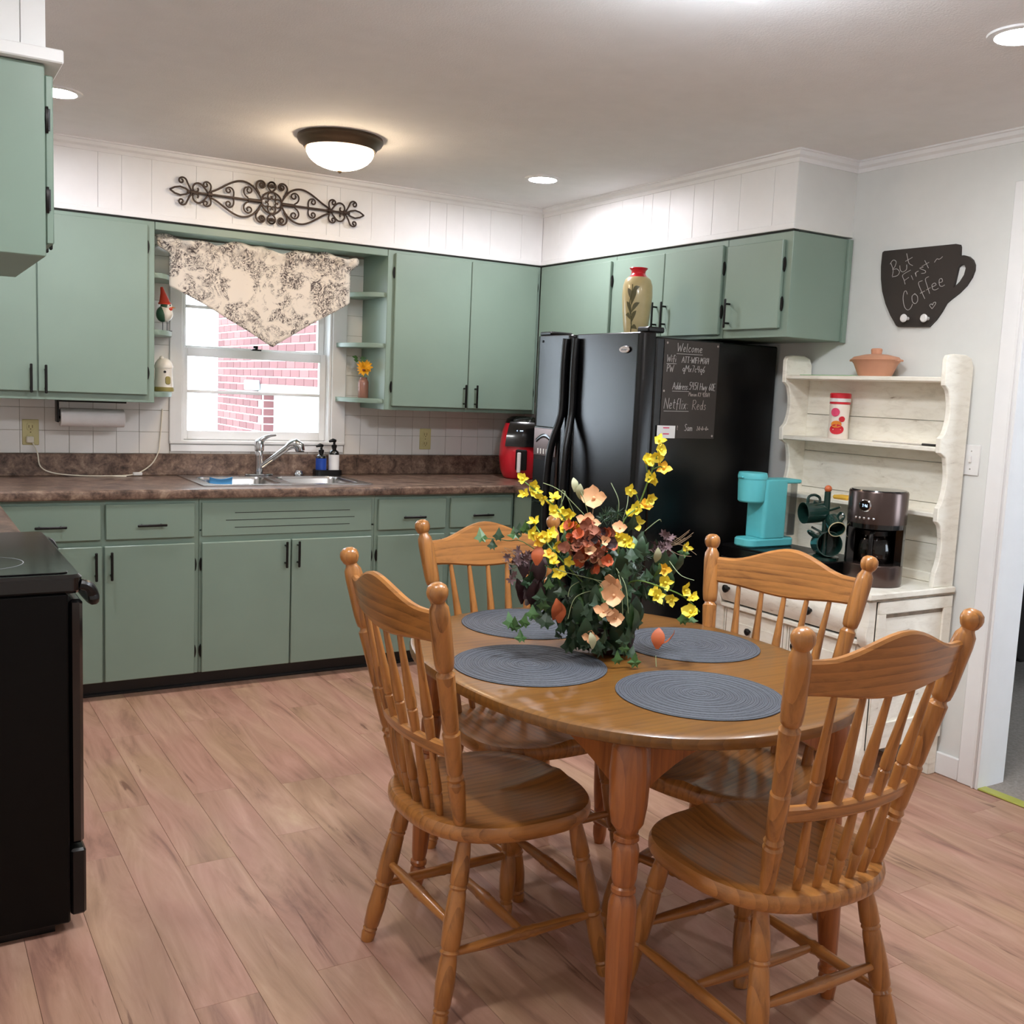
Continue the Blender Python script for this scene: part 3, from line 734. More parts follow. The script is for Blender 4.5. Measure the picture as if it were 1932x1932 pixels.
# soap bottles in a dark caddy
cx_, cy_ = -1.165, .215
cad = MB(); ring_flat(cad, rrect(cx_-.075, cx_+.075, cy_-.036, cy_+.036, .02), rrect(cx_-.07, cx_+.07, cy_-.031, cy_+.031, .017), ZC+.0066, ZC+.034)
cad.box(cx_-.068, cx_+.068, cy_-.03, cy_+.03, ZC+.0066, ZC+.011)
o = cad.build('soap_caddy', 'black_plastic', None, (cx_, cy_, ZC+.0066)); tag(o, 'low black caddy holding two soap bottles by the sink', 'caddy')
def soap(x, y, h, bodymat, labmat, label):
    z = ZC+.0112; t = thing('soap_bottle', label, 'bottle', (x, y, z), group=None)
    bd = MB().lathe([(.0, 0), (.026, .0), (.028, .004), (.028, h*.78), (.024, h*.86), (.012, h*.92), (.012, h), (.0, h)], 24, (x, y, z)).build('bottle', bodymat, t)
    if labmat: child_of(bd, MB().lathe([(.0285, .012), (.0285, h*.74)], 24, (x, y, z), cap0=False, cap1=False), 'label', labmat)
    pm = MB().lathe([(.014, h), (.015, h+.014), (.007, h+.018), (.006, h+.034), (.0, h+.034)], 16, (x, y, z)).tube([(x+.006, y, z+h+.036), (x-.01, y-.006, z+h+.04), (x-.032, y-.012, z+h+.034)], [.009, .010, .006], 10)
    pm.build('pump', 'black_plastic', t)
soap(cx_-.036, cy_, .115, 'black_gloss', 'blue_label', 'dark soap bottle with blue label and black pump by sink')
soap(cx_+.036, cy_, .142, 'black_gloss', 'white_plastic', 'taller soap bottle with white label and black pump by sink')
# sponge draped on a bowl
sg = MB()
def spf(u, v): return (-1.815+u*.11, .118+.018*v, ZC-.045+.055*v+.012*math.cos((u-.5)*2*PI)*-.6)
sg.quadgrid(lambda u, v: (-1.815+u*.11, .105+.012*math.sin(v*3), ZC-.05+.058*v-.010*math.sin(u*PI)*v), 10, 5)
sg.quadgrid(lambda u, v: (-1.705-u*.11, .121+.012*math.sin(v*3), ZC-.05+.058*v-.010*math.sin(u*PI)*v), 10, 5)
sg.quadgrid(lambda u, v: (-1.815+u*.11, .105+.012*math.sin(3)+.016*v, ZC+.008-.010*math.sin(u*PI)), 10, 1)
o = sg.build('sponge_cloth', 'blue_sponge', None, (-1.76, .11, ZC-.05)); tag(o, 'light blue sponge cloth in the left sink bowl', 'sponge')
# toe of outlets and paper towels
def outlet(x, z, label):
    t = thing('wall_outlet', label, 'outlet', (x, WB-.0045, z))
    MB().box(x-.036, x+.036, WB-.010, WB-.0045, z-.06, z+.06, b=.003).build('plate', 'ivory', t)
    for q in (-.026, .026):
        s_ = MB().prism(superell(.017, .019, 3, 20, x, z+q), WB-.0125, WB-.0098, 'y', .001).build('socket', 'ivory', t)
        child_of(s_, MB().box(x-.009, x-.006, WB-.0130, WB-.0124, z+q-.006, z+q+.008).box(x+.006, x+.009, WB-.0130, WB-.0124, z+q-.006, z+q+.008).lathe([(.003, 0), (.003, 1)], 8, (x, WB-.0124, z+q-.011), (x, WB-.013, z+q-.011)), 'slot', 'ivory_dark')
    MB().lathe([(.003, 0), (.002, 1)], 8, (x, WB-.010, z), (x, WB-.0115, z)).build('screw', 'ivory_dark', t)
outlet(-2.600, 1.134, 'ivory double wall outlet left of the paper towel roll')
outlet(-.534, 1.128, 'ivory double wall outlet beside the red air fryer')
pt = thing('paper_towel_holder', 'dark under-cabinet paper towel bracket', 'holder', (-2.35, .2, 1.297))
MB().box(-2.505, -2.495, .165, .235, 1.19, 1.296, b=.003).build('bracket', 'black_metal', pt)
MB().box(-2.505, -2.195, .185, .215, 1.285, 1.296, b=.002).build('mount_bar', 'black_metal', pt)
MB().lathe([(.006, 0), (.006, 1)], 10, (-2.497, .2, 1.212), (-2.205, .2, 1.212)).build('rod', 'black_metal', pt)
rl = MB(); 
rs = []
for xx, r_ in ((-2.488, .018), (-2.488, .04), (-2.486, .042), (-2.207, .042), (-2.205, .04), (-2.205, .018)):
    rs.append([(xx, .2+r_*math.cos(2*PI*j/32), 1.212+r_*math.sin(2*PI*j/32)) for j in range(32)])
rl.rings(rs, loop=True)
o = rl.build('paper_towel_roll', 'paper', None, (-2.35, .2, 1.17)); tag(o, 'white paper towel roll hanging under the green cabinet', 'paper towel')
# cord with an inline switch
cp = [(-2.595, WB-.016, 1.09), (-2.575, WB-.034, 1.040), (-2.562, WB-.036, .974), (-2.507, WB-.045, .944), (-2.39, WB-.06, .932), (-2.257, WB-.075, .9315), (-2.171, WB-.06, .933), (-2.116, WB-.045, .945), (-2.057, WB-.034, .986), (-2.024, WB-.031, 1.045), (-2.012, WB-.010, 1.10), (-2.000, WB-.010, 1.26)]
def smooth_path(p, n=6):
    P = [Vector(q) for q in p]; out = []
    for i in range(len(P)-1):
        a, b_, c, d = P[max(i-1, 0)], P[i], P[i+1], P[min(i+2, len(P)-1)]
        for k in range(n):
            t = k/n
            out.append(.5*((2*b_)+(c-a)*t+(2*a-5*b_+4*c-d)*t*t+(3*b_-a-3*c+d)*t*t*t))
    out.append(P[-1]); return out
co = thing('power_cord', 'cream lamp cord with inline switch lying on the worktop', 'cord', (-2.3, .26, ZC))
MB().tube(smooth_path(cp), .0032, 8).build('wire', 'cord', co)
MB().tube(smooth_path([(-2.257, WB-.078, .9312), (-2.22, WB-.10, .9312), (-2.19, WB-.11, .9312)]), .003, 8).build('wire', 'cord', co)
MB().prism(rrect(-2.15, -2.105, WB-.062, WB-.044, .007), .931, .947, 'z', .003).build('switch', 'white_plastic', co)
MB().box(-2.62, -2.588, WB-.030, WB-.013, 1.085, 1.115, b=.004).build('plug', 'cord', co)

# ------------------------------------------------------------------ ceiling lights
def can(x, y, label, lens='can_lens'):
    t = thing('recessed_light', label, 'ceiling light', (x, y, H), group=None)
    MB().rings([[(x+r*math.cos(2*PI*j/40), y+r*math.sin(2*PI*j/40), z) for j in range(40)] for r, z in ((.088, H-.0005), (.086, H-.006), (.068, H-.008), (.064, H-.003), (.064, H-.0005))], loop=True).build('trim_ring', 'white_plastic', t)
    MB().lathe([(.0, H-.0045), (.064, H-.0045), (.064, H-.001), (.0, H-.001)], 32, (x, y, 0)).build('lens', lens, t)
can(-.463, -.703, 'round recessed ceiling light above the fridge corner')
can(-2.61, -.753, 'round recessed ceiling light beside the overhead range cabinet')
can(-.526, -3.18, 'round recessed ceiling light on the doorway side of the table', 'can_lens_near')
can(-2.61, -3.18, 'round recessed ceiling light between range and table', 'can_lens_near')
can(-.526, -5.63, 'added unseen recessed fill light far behind the dining table', 'fill_lens_rear')  # rear pair added out of view to lift the room's overall light
can(-2.61, -5.63, 'added unseen recessed fill light farthest from the window wall', 'fill_lens_rear')
def dome(x, y, r, label, glass):
    t = thing('flush_ceiling_light', label, 'ceiling light', (x, y, H))
    MB().rings([[(x+a*r*math.cos(2*PI*j/48), y+a*r*math.sin(2*PI*j/48), H-z) for j in range(48)] for a, z in ((.55, .0005), (1.0, .0005), (1.02, .012), (.98, .026), (.90, .034), (.84, .050), (.78, .052), (.76, .04))], cap0=True, cap1=True).build('pan', 'bronze', t)
    pr = []
    for i in range(9):
        a = PI/2*i/8; pr.append((max(.001, .80*r*math.cos(a)), H-.0525-.078*math.sin(a)))
    MB().lathe(pr, 48, (x, y, 0), cap0=True).build('glass_shade', glass, t)
    MB().lathe([(.008, H-.1302), (.010, H-.136), (.006, H-.142), (.0005, H-.144)], 16, (x, y, 0)).build('finial', 'bronze', t)
dome(-1.53, -.80, .175, 'flush ceiling light with warm glass bowl in front of the window', 'dome_glass')
dome(-1.53, -3.20, .175, 'flush ceiling light over the dining table', 'dining_glass')

# ------------------------------------------------------------------ valance
def valx(u, z):
    k = min(1, max(0, (2.03-z)/.03))
    return (-2.082+1.002*u)*(1-k)+(-2.022+.900*u)*k
def valbot(u):
    t = .551
    if u < t: return 1.845-(1.845-1.588)*(u/t)**1.05
    return 1.588+(1.838-1.588)*((u-t)/(1-t))**.95
def valf(u, v):
    zt = 2.066+.008*math.sin(u*40)+.010*math.sin(u*17+1)
    z = zt+(valbot(u)-zt)*v; x = valx(u, z)
    g = math.exp(-((z-2.045)/.03)**2)
    y = .052+.010*math.sin(u*26)*(.5+.9*g)+.010*math.sin(u*9+2)+.010*g*math.sin(u*75)+(.03 if z > 2.03 and z < 2.06 else .0)*-.4
    e = max(0, abs(u-.5)-.455)/.045
    y += .02*e*e
    return (x, y, z)
vb = MB().quadgrid(valf, 110, 26)
vo_ = vb.build('valance', 'toile', None, (-1.55, .05, 2.05), smooth=1.2)
sm = vo_.modifiers.new('thickness', 'SOLIDIFY'); sm.thickness = .002
tag(vo_, 'cream and brown toile valance ending in a point over the window', 'curtain')
rod = MB().tube([(-2.066, WB-.006, 2.035), (-2.066, .10, 2.035), (-2.060, .092, 2.035), (-1.10, .092, 2.035), (-1.094, .10, 2.035), (-1.094, WB-.006, 2.035)], .007, 10).build('curtain_rod', 'white_plastic', None, (-1.52, .09, 2.037)); tag(rod, 'thin white curtain rod carrying the toile valance', 'rod')

# ------------------------------------------------------------------ wrought iron scroll
ax, az = -1.568, 2.272
ir = thing('scroll_wall_art', 'brown wrought iron scroll ornament on the white soffit', 'wall art', (ax, -.02, az-.118))
def scr(pts, r=.0042, name='scroll', quad=((1, 1), (1, -1), (-1, 1), (-1, -1))):
    for sx, sz in quad:
        MB().tube([(ax+sx*p[0], -.022, az+sz*p[1]) for p in pts], r, 6, flat=1.3).build(name, 'iron', ir)
H2 = ((1, 1), (-1, 1)); V2 = ((1, 1), (1, -1))
scr([(.05*math.cos(2*PI*i/40), .05*math.sin(2*PI*i/40)) for i in range(41)], .0045, 'ring', ((1, 1),))
scr([(.05, 0), (.40, 0)], .0055, 'bar', H2)
scr([(.05, 0), (.115, 0)], .009, 'collar', H2); scr([(.285, 0), (.305, 0)], .010, 'collar', H2); scr([(.365, 0), (.385, 0)], .009, 'collar', H2)
lf = [(.385, 0), (.405, .013), (.43, .019), (.455, .013), (.477, 0)]
scr(lf, .0042, 'leaf')
scr(curl((.050, .012), 62, [(.055, -3, -8), (.09, -10, -13), (.10, -8, 2), (.05, 4, 6)]), .0046)          # eye shaped arch
scr(curl((.185, .002), 100, [(.03, 0, -30), (.04, -45, -60), (.05, -75, -130)]), .0038)                     # inner curls
scr(curl((.115, .01), 20, [(.03, 25, 35), (.05, 40, 52), (.06, 65, 110)]), .0038)
scr(curl((.06, .035), 58, [(.03, 0, 8), (.055, 36, 44), (.07, 52, 95), (.03, 110, 160)]), .0042)            # upper hearts
scr(curl((.0, .052), 30, [(.025, 6, 40), (.045, 48, 52), (.05, 70, 120)]), .0040)
scr(curl((.30, .002), 120, [(.035, -6, -22), (.045, -42, -62), (.045, -80, -150)]), .0040)                  # towards the tips
scr(curl((.30, .002), 50, [(.05, 6, -14), (.055, -38, -40), (.05, -52, -110)]), .0042)
scr(curl((.375, .002), 52, [(.055, 6, 4), (.04, -46, -62), (.045, -80, -150)]), .0042)
for q in ((1, 1), (1, -1), (-1, 1), (-1, -1)):
    scr(curl((.0, .012) if 0 else (.047, .010), 130, [(.025, 20, 60), (.035, 80, 150)]), .0034, 'scroll', (q,))
    scr(curl((.010, .047), -40, [(.025, -20, -60), (.035, -80, -150)]), .0034, 'scroll', (q,))
MB().lathe([(.004, 0), (.004, 1)], 8, (ax-.30, -.018, az), (ax-.30, -.0005, az)).lathe([(.004, 0), (.004, 1)], 8, (ax+.30, -.018, az), (ax+.30, -.0005, az)).build('wall_hanger', 'iron', ir)

# ------------------------------------------------------------------ fridge
fr = thing('refrigerator', 'black side-by-side refrigerator with ice dispenser', 'refrigerator', (-.05, -1.125, 0))
FY0, FY1 = -1.54, -.715
MB().box(-.385, .325, FY0, FY1, .03, 1.678, b=.006).build('body', 'fridge_black', fr)
MB().box(-.37, .30, FY0+.02, FY1-.02, .0, .03).build('plinth', 'black_plastic', fr)
FXF = -.462
def fdoor(y0, y1):
    o = [(-.392, y0), (-.392, y1), (-.44, y1), (-.455, y1-.006), (FXF-.0005, y1-.02), (FXF-.001, y1-.035), (FXF-.001, y0+.035), (FXF-.0005, y0+.02), (-.455, y0+.006), (-.44, y0)]
    return MB().prism(o, .085, 1.695, 'z', .004).build('door', 'fridge_black', fr)
dF = fdoor(-1.022, FY1); dR = fdoor(FY0, -1.040)
def fhandle(d, y, s):
    P = [(FXF-.012, y, 1.675), (FXF-.018, y, 1.55), (FXF-.018, y, 1.36), (FXF-.028, y+s*.004, 1.29), (FXF-.055, y+s*.020, 1.18), (FXF-.066, y+s*.028, 1.05), (FXF-.066, y+s*.028, .85), (FXF-.055, y+s*.02, .68), (FXF-.02, y+s*.004, .56), (FXF-.004, y, .53)]
    child_of(d, MB().tube(smooth_path(P, 5), .0185, 12, upv=(1, 0, 0), flat=.85), 'handle', 'black_plastic')
fhandle(dF, -.990, 1); fhandle(dR, -1.072, -1)
# dispenser in the freezer door
DY0, DY1 = -.955, -.745
child_of(dF, MB().box(FXF-.012, FXF+.004, DY0, DY1, .885, 1.262, b=.006), 'dispenser_frame', 'black_gloss')
child_of(dF, MB().box(FXF-.016, FXF-.010, DY0+.008, DY1-.008, 1.12, 1.255, b=.003), 'control_panel', 'brown_steel')
child_of(dF, MB().box(FXF-.0135, FXF-.0115, DY0+.012, DY1-.012, .90, 1.10, b=.001), 'dispenser_recess', 'stove_side')
pads = MB()
for k in range(6): pads.box(FXF-.0172, FXF-.0155, DY0+.03+k*.025, DY0+.04+k*.025, 1.130, 1.155)
child_of(dF, pads, 'buttons', 'white_plastic')
child_of(dF, MB().tube([(FXF-.016, DY1-.03-i*.016, 1.19+.028*math.sin(PI*i/9)) for i in range(10)], .010, 8, flat=.2), 'display_arch', 'black_gloss')
bdg = MB().prism(superell(.036, .0155, 2, 28, -1.428, 1.622), FXF-.010, FXF-.0035, 'x', .002)
child_of(dR, bdg, 'badge', 'chrome')
child_of(dR, MB().tube([(FXF-.0105, -1.448+.040*i/8, 1.621+.004*math.sin(i*2.4)) for i in range(9)], .0016, 5), 'badge_script', 'outside_grey')
MB().box(-.43, -.34, -1.535, -1.455, 1.696, 1.720, b=.006).build('hinge_cover', 'black_plastic', fr)
MB().box(-.45, -.32, -.82, -.72, 1.696, 1.716, b=.006).build('hinge_cover', 'black_plastic', fr)
MB().box(-.44, -.40, -1.52, -.73, .03, .075, b=.003).build('grille', 'black_plastic', fr)
child_of(dF, MB().lathe([(.006, 0), (.006, 1)], 10, (FXF-.0015, -.775, 1.668), (FXF-.004, -.775, 1.668)), 'screw_cap', 'stove_side')

# chalkboard sheet and card on the fridge side
YB = FY0-.0008
cb = thing('chalkboard_sheet', 'grey chalkboard sheet with guest notes on the fridge side', 'chalkboard', (-.185, YB, 1.25))
BX0, BX1, BZ0, BZ1 = -.345, -.035, 1.252, 1.672
MB().box(BX0, BX1, YB-.003, YB, BZ0, BZ1, b=.0008).build('sheet', 'slate', cb)
def onb(u, v): return (BX0+u*(BX1-BX0), YB-.0034, BZ0+v*(BZ1-BZ0))
def bw_(text, u, v, h, sp=1., slope=0, mat='chalk', r=.0011, ul=None):
    mb = MB()
    def fn(a, c): return (BX0+a, YB-.0036, BZ0+c)
    e = writing(mb, text, u*(BX1-BX0), v*(BZ1-BZ0), h, fn, r, slope, .14, .1, sp)
    if ul: mb.tube([fn(u*(BX1-BX0), v*(BZ1-BZ0)-ul), fn(e, v*(BZ1-BZ0)-ul*.8)], r, 5)
    return mb.build('chalk_writing', mat, cb)
bw_('Welcome', .22, .885, .036, .95, ul=.010)
bw_('Wifi', .05, .775, .030, .85, ul=.008); bw_('ATT-WIFI-M764', .32, .775, .026, .72)
bw_('PW', .06, .675, .030, .8); bw_('qMx7c4q6', .34, .685, .028, .95)
bw_('Address:', .18, .50, .030, .72, ul=.008); bw_('5451', .48, .505, .032, .75); bw_('Hwy 60E', .68, .505, .030, .70)
bw_('Marion KY 42064', .48, .437, .018, .78, mat='chalk_dim', r=.0009)
bw_('Netflix:', .05, .30, .046, .80, ul=.010); bw_('Reds', .56, .30, .042, .85, mat='chalk_dim')
bw_('t', .30, .085, .022, .8, mat='chalk_dim'); bw_('Sam', .44, .078, .030, .8); bw_('2_0-_0_-_0__', .67, .085, .018, .62, mat='chalk_dim', r=.0009)
for u, v in ((.045, .965), (.965, .965), (.03, .48), (.96, .03)):
    p = onb(u, v); MB().ball((p[0], p[1]-.001, p[2]), .005, 8, 6, (1, .4, 1)).build('corner_magnet', 'chalk_dim', cb)
wc = thing('note_card', 'small white card magnet at the corner of the chalkboard sheet', 'card', (-.3, YB-.004, 1.25))
MB().box(-.362, -.262, YB-.0066, YB-.0045, 1.252, 1.306, b=.0004).build('card', 'white_plastic', wc)
MB().box(-.33, -.296, YB-.0072, YB-.0066, 1.294, 1.299).box(-.33, -.296, YB-.0072, YB-.0066, 1.268, 1.273).build('print', 'label_pink', wc)
MB().prism(superell(.008, .006, 2, 12, -.346, 1.265), YB-.0072, YB-.0066, 'y').build('print', 'outside_grey', wc)

# vase on the fridge
vz = 1.6785; vx, vy = -.240, -1.20
va_ = thing('floor_vase', 'tan vase with painted leaves and red neck on the fridge', 'vase', (vx, vy, vz))
MB().lathe([(.0, 0), (.050, 0), (.050, .026)], 32, (vx, vy, vz), cap1=False).build('foot', 'red', va_)
MB().lathe([(.050, .026), (.055, .05), (.064, .13), (.069, .20), (.067, .245), (.058, .272), (.046, .283)], 40, (vx, vy, vz), cap0=False, cap1=False).build('body', 'vase_gold', va_)
MB().lathe([(.046, .283), (.036, .290), (.031, .300), (.033, .312), (.042, .322), (.040, .325), (.031, .314), (.027, .30)], 32, (vx, vy, vz), cap0=False, cap1=True).build('neck', 'red', va_)
def vr(h):
    pr = [(.026, .050), (.05, .055), (.13, .064), (.20, .069), (.245, .067), (.272, .058), (.283, .046)]
    for (a, ra), (c, rc) in zip(pr, pr[1:]):
        if a <= h <= c: return ra+(rc-ra)*(h-a)/(c-a)
    return .05
va0 = math.atan2(CAM.y-vy, CAM.x-vx)-.15
def vp(a, h, o=.0008): r_ = vr(h)+o; return (vx+r_*math.cos(va0+a), vy+r_*math.sin(va0+a), vz+h)
MB().tube([vp(-.28+.08*math.sin(i*.6), .03+.215*i/14) for i in range(15)], [.0022]*15, 6).build('painted_stem', 'vase_leaf', va_)
for a0, h0, a1, h1 in ((-.25, .07, .15, .13), (-.2, .11, -.6, .17), (-.22, .12, .35, .165), (-.25, .15, .1, .22), (-.2, .17, -.55, .23), (-.22, .2, .3, .235), (-.28, .09, -.7, .11), (-.25, .05, .3, .045)):
    mb = MB(); n = 8; A = []; C_ = []
    for i in range(n+1):
        t = i/n; a = a0+(a1-a0)*t; h = h0+(h1-h0)*t+.012*math.sin(PI*t); wv = .010*math.sin(PI*min(1, t*1.02+.02))
        da, dh = a1-a0, h1-h0; L = math.hypot(da*.075, dh); nx, nh = -dh/L, da*.075/L
        A.append(vp(a+nx*wv/.075, h+nh*wv)); C_.append(vp(a-nx*wv/.075, h-nh*wv))
    mb.add(A+C_, [(i, i+1, n+2+i, n+1+i) for i in range(n)])
    mb.build('painted_leaf', 'vase_leaf', va_)

# ------------------------------------------------------------------ air fryer
fxx, fyy = -.062, .03
af = thing('air_fryer', 'red and black air fryer on the worktop by the fridge', 'air fryer', (fxx, fyy, ZC), rz=-.55)
def afr(rx, ry, z, cy=0): return [(fxx+p[0], fyy+cy+p[1], ZC+z) for p in superell(rx*.86, ry*.92, 2.6, 40)]
MB().rings([afr(.105, .115, .0015), afr(.118, .13, .012), afr(.136, .148, .05), (afr(.148, .16, .13)), afr(.143, .156, .20), afr(.130, .145, .27), afr(.112, .128, .318)]).build('body', 'red', af)
MB().rings([afr(.114, .130, .316), afr(.104, .118, .338), afr(.075, .09, .352), afr(.02, .03, .356)]).build('lid', 'black_gloss', af)
MB().rings([[(fxx+u*.5*wd, fyy-dy-.004*(1-abs(u)), ZC+z) for u in (-1, -.6, 0, .6, 1, 1, .6, 0, -.6, -1)][:5]+[(fxx+u*.5*wd, fyy-dy+.03, ZC+z) for u in (1, .6, 0, -.6, -1)] for wd, dy, z in ((.185, .149, .188), (.175, .143, .24), (.150, .130, .305), (.135, .118, .325))]).build('control_panel', 'black_gloss', af)
MB().box(fxx-.03, fxx+.034, fyy-.166, fyy-.140, ZC+.055, ZC+.172, b=.006).build('handle_recess', 'black_plastic', af)
MB().box(fxx-.022, fxx+.0, fyy-.205, fyy-.190, ZC+.045, ZC+.158, b=.004).build('handle', 'white_plastic', af)
MB().box(fxx-.018, fxx-.004, fyy-.192, fyy-.145, ZC+.14, ZC+.156).box(fxx-.018, fxx-.004, fyy-.192, fyy-.145, ZC+.06, ZC+.075).build('handle_bracket', 'black_plastic', af)
MB().box(fxx-.03, fxx-.024, fyy-.1475, fyy-.1445, ZC+.275, ZC+.279).box(fxx-.012, fxx+.006, fyy-.1482, fyy-.1452, ZC+.275, ZC+.279).build('indicator', 'screen_blue', af)

# ------------------------------------------------------------------ range
st = thing('kitchen_range', 'black electric range with smooth glass cooktop', 'stove', (-3.1, -1.92, 0))
RY0, RY1 = -2.30, -1.542
MB().box(-3.455, -2.797, RY0, RY1, .03, .885, b=.004).build('body', 'stove_side', st)
MB().box(-3.42, -2.83, RY0+.03, RY1-.03, 0, .03).build('plinth', 'black_plastic', st)
MB().prism(rrect(-3.455, -2.762, RY0-.006, RY1+.004, .028, 8), .885, .932, 'z', .008).build('cooktop_frame', 'black_gloss', st)
ct = MB().prism(rrect(-3.40, -2.792, RY0+.02, RY1-.022, .02), .9322, .9352, 'z', .001).build('cooktop_glass', 'black_gloss', st)
for (x, y, r) in ((-2.975, -2.10, .10), (-2.975, -1.74, .075), (-3.27, -2.10, .075), (-3.27, -1.74, .095)):
    child_of(ct, MB().rings([[(x+q*math.cos(2*PI*j/48), y+q*math.sin(2*PI*j/48), z) for j in range(48)] for q, z in ((r, .9353), (r, .9356), (r-.002, .9356), (r-.002, .9353))], loop=True), 'burner_ring', 'outside_grey')
od = MB().box(-2.795, -2.762, RY0+.006, RY1-.006, .235, .868, b=.008).build('oven_door', 'black_gloss', st)
child_of(od, MB().box(-2.7625, -2.7605, RY0+.10, RY1-.10, .36, .68, b=.001), 'oven_window', 'black_plastic')
hpth = [(-2.766, RY0+.012, .905), (-2.748, RY0+.010, .898), (-2.737, RY0+.014, .878), (-2.735, RY0+.03, .860), (-2.735, RY0+.2, .855), (-2.735, (RY0+RY1)/2, .855), (-2.735, RY1-.2, .855), (-2.735, RY1-.03, .860), (-2.737, RY1-.014, .878), (-2.748, RY1-.01, .898), (-2.766, RY1-.012, .905)]
child_of(od, MB().tube(smooth_path(hpth, 4), .0135, 10), 'handle', 'black_plastic')
MB().box(-2.795, -2.758, RY0+.004, RY1-.004, .045, .222, b=.006).build('storage_drawer', 'black_plastic', st)
MB().box(-3.455, -3.40, RY0, RY1, .932, 1.06, b=.01).build('control_back', 'black_gloss', st)
for k in range(4):
    y = RY0+.12+k*.17; MB().lathe([(.022, 0), (.019, .8), (.0, 1)], 16, (-3.40, y, 1.0), (-3.375, y, 1.0)).build('knob', 'black_plastic', st)

# ------------------------------------------------------------------ small things on the corner shelves
bx_, by_, bz = -2.022, .17, 1.6375
bd = thing('bird_figurine', 'round white and green bird figurine in a red pointed hat', 'figurine', (bx_, by_, bz))
MB().ball((bx_, by_, bz+.083), .037, 20, 14, (1.0, 1.0, 1.08)).build('body', 'ceramic_white', bd)
MB().ball((bx_-.011, by_, bz+.080), .034, 16, 12, (.9, 1.04, 1.12)).build('wing', 'bird_green', bd)
MB().ball((bx_+.004, by_-.002, bz+.118), .026, 16, 12, (1, 1, .95)).build('head', 'bird_green', bd)
MB().ball((bx_+.012, by_-.010, bz+.116), .020, 14, 10).build('face', 'ceramic_white', bd)
MB().ball((bx_+.021, by_-.026, bz+.106), .0085, 12, 8, (1.1, .8, 1)).build('cheek', 'bird_red', bd)
MB().lathe([(.004, 0), (.0005, 1)], 8, (bx_+.028, by_-.022, bz+.114), (bx_+.043, by_-.030, bz+.112)).build('beak', 'flower_orange', bd)
MB().ball((bx_+.017, by_-.030, bz+.123), .0035, 8, 6).build('eye', 'black_gloss', bd)
MB().tube([(bx_-.002, by_, bz+.130), (bx_-.004, by_, bz+.150), (bx_-.010, by_, bz+.180), (bx_-.016, by_, bz+.208)], [.027, .022, .012, .006], 16).build('hat', 'bird_red', bd)
MB().lathe([(.030, .126), (.031, .132), (.027, .137)], 20, (bx_-.001, by_, bz)).build('hat_brim', 'bird_red', bd)
for q in (-.010, .010): MB().lathe([(.0016, 0), (.0016, 1)], 6, (bx_+q, by_, bz+.002), (bx_+q, by_, bz+.05)).build('leg', 'black_metal', bd)
MB().box(bx_-.03, bx_+.03, by_-.02, by_+.02, bz, bz+.003, b=.001).build('base', 'black_metal', bd)
hx_, hy_, hz_ = -2.027, .17, 1.3485
ho = thing('ceramic_cottage_jar', 'white ceramic cottage shaped jar with tan door', 'jar', (hx_, hy_, hz_))
MB().lathe([(.0, 0), (.044, 0), (.046, .012), (.044, .03), (.040, .10), (.041, .112)], 28, (hx_, hy_, hz_)).build('body', 'ceramic_white', ho)
MB().lathe([(.043, .113), (.044, .122), (.038, .140), (.026, .155), (.010, .162), (.0, .163)], 28, (hx_, hy_, hz_)).build('lid', 'ceramic_white', ho)
MB().ball((hx_-.012, hy_-.01, hz_+.160), .011, 12, 8).build('lid_knob', 'ceramic_white', ho)
MB().lathe([(.0465, .002), (.0475, .010), (.045, .022)], 28, (hx_, hy_, hz_), cap0=False, cap1=False).build('moss_band', 'moss', ho)
MB().prism(rrect(hx_-.002, hx_+.022, hz_+.035, hz_+.074, .010), hy_-.047, hy_-.028, 'y', .002).build('door', 'moss', ho)
MB().lathe([(.006, 0), (.006, 1)], 12, (hx_-.004, hy_-.036, hz_+.095), (hx_-.004, hy_-.044, hz_+.095)).build('window_hole', 'black_gloss', ho)
jx, jy, jz = -.985, .18, 1.3525
js = thing('sunflower_jar', 'little brown jar with one silk sunflower', 'vase', (jx, jy, jz))
MB().lathe([(.0, 0), (.026, 0), (.028, .004), (.028, .085), (.024, .095), (.020, .100), (.020, .11), (.0, .108)], 24, (jx, jy, jz)).build('jar', 'rust_jar', js)
MB().tube([(jx, jy, jz+.1), (jx-.004, jy-.01, jz+.135), (jx-.008, jy-.02, jz+.15)], .003, 6).build('stem', 'stem_green', js)
def petal_disc(c, nrm, n, L, wd, cup, rr):
    nrm = Vector(nrm).normalized(); a = Vector((0, 0, 1)) if abs(nrm.z) < .9 else Vector((1, 0, 0)); u = a.cross(nrm).normalized(); v = nrm.cross(u); c = Vector(c); mb = MB()
    for k in range(n):
        t = 2*PI*k/n+rr.uniform(-.12, .12); d = u*math.cos(t)+v*math.sin(t); s_ = nrm.cross(d); LL = L*rr.uniform(.85, 1.1); cc = cup*rr.uniform(.5, 1.4)
        pts = [c+d*.004, c+d*LL*.45+s_*wd+nrm*cc*.5, c+d*LL+nrm*cc, c+d*LL*.45-s_*wd+nrm*cc*.5, c+d*LL*.5+nrm*cc*.35]
        mb.add(pts, [(0, 4, 1), (1, 4, 2), (2, 4, 3), (3, 4, 0)])
    return mb
rr = random.Random(5); tc_ = (CAM-Vector((jx, jy, jz+.15))).normalized()
petal_disc((jx-.006, jy-.02, jz+.158), tc_+Vector((0, 0, .25)), 16, .046, .010, .014, rr).build('petals', 'sunflower', js)
petal_disc((jx-.002, jy-.028, jz+.166), tc_+Vector((.5, 0, .5)), 14, .038, .009, .016, rr).build('petals', 'sunflower', js)
MB().ball((jx-.012, jy-.03, jz+.150), .009, 10, 8).build('flower_centre', 'hydrangea_brown', js)
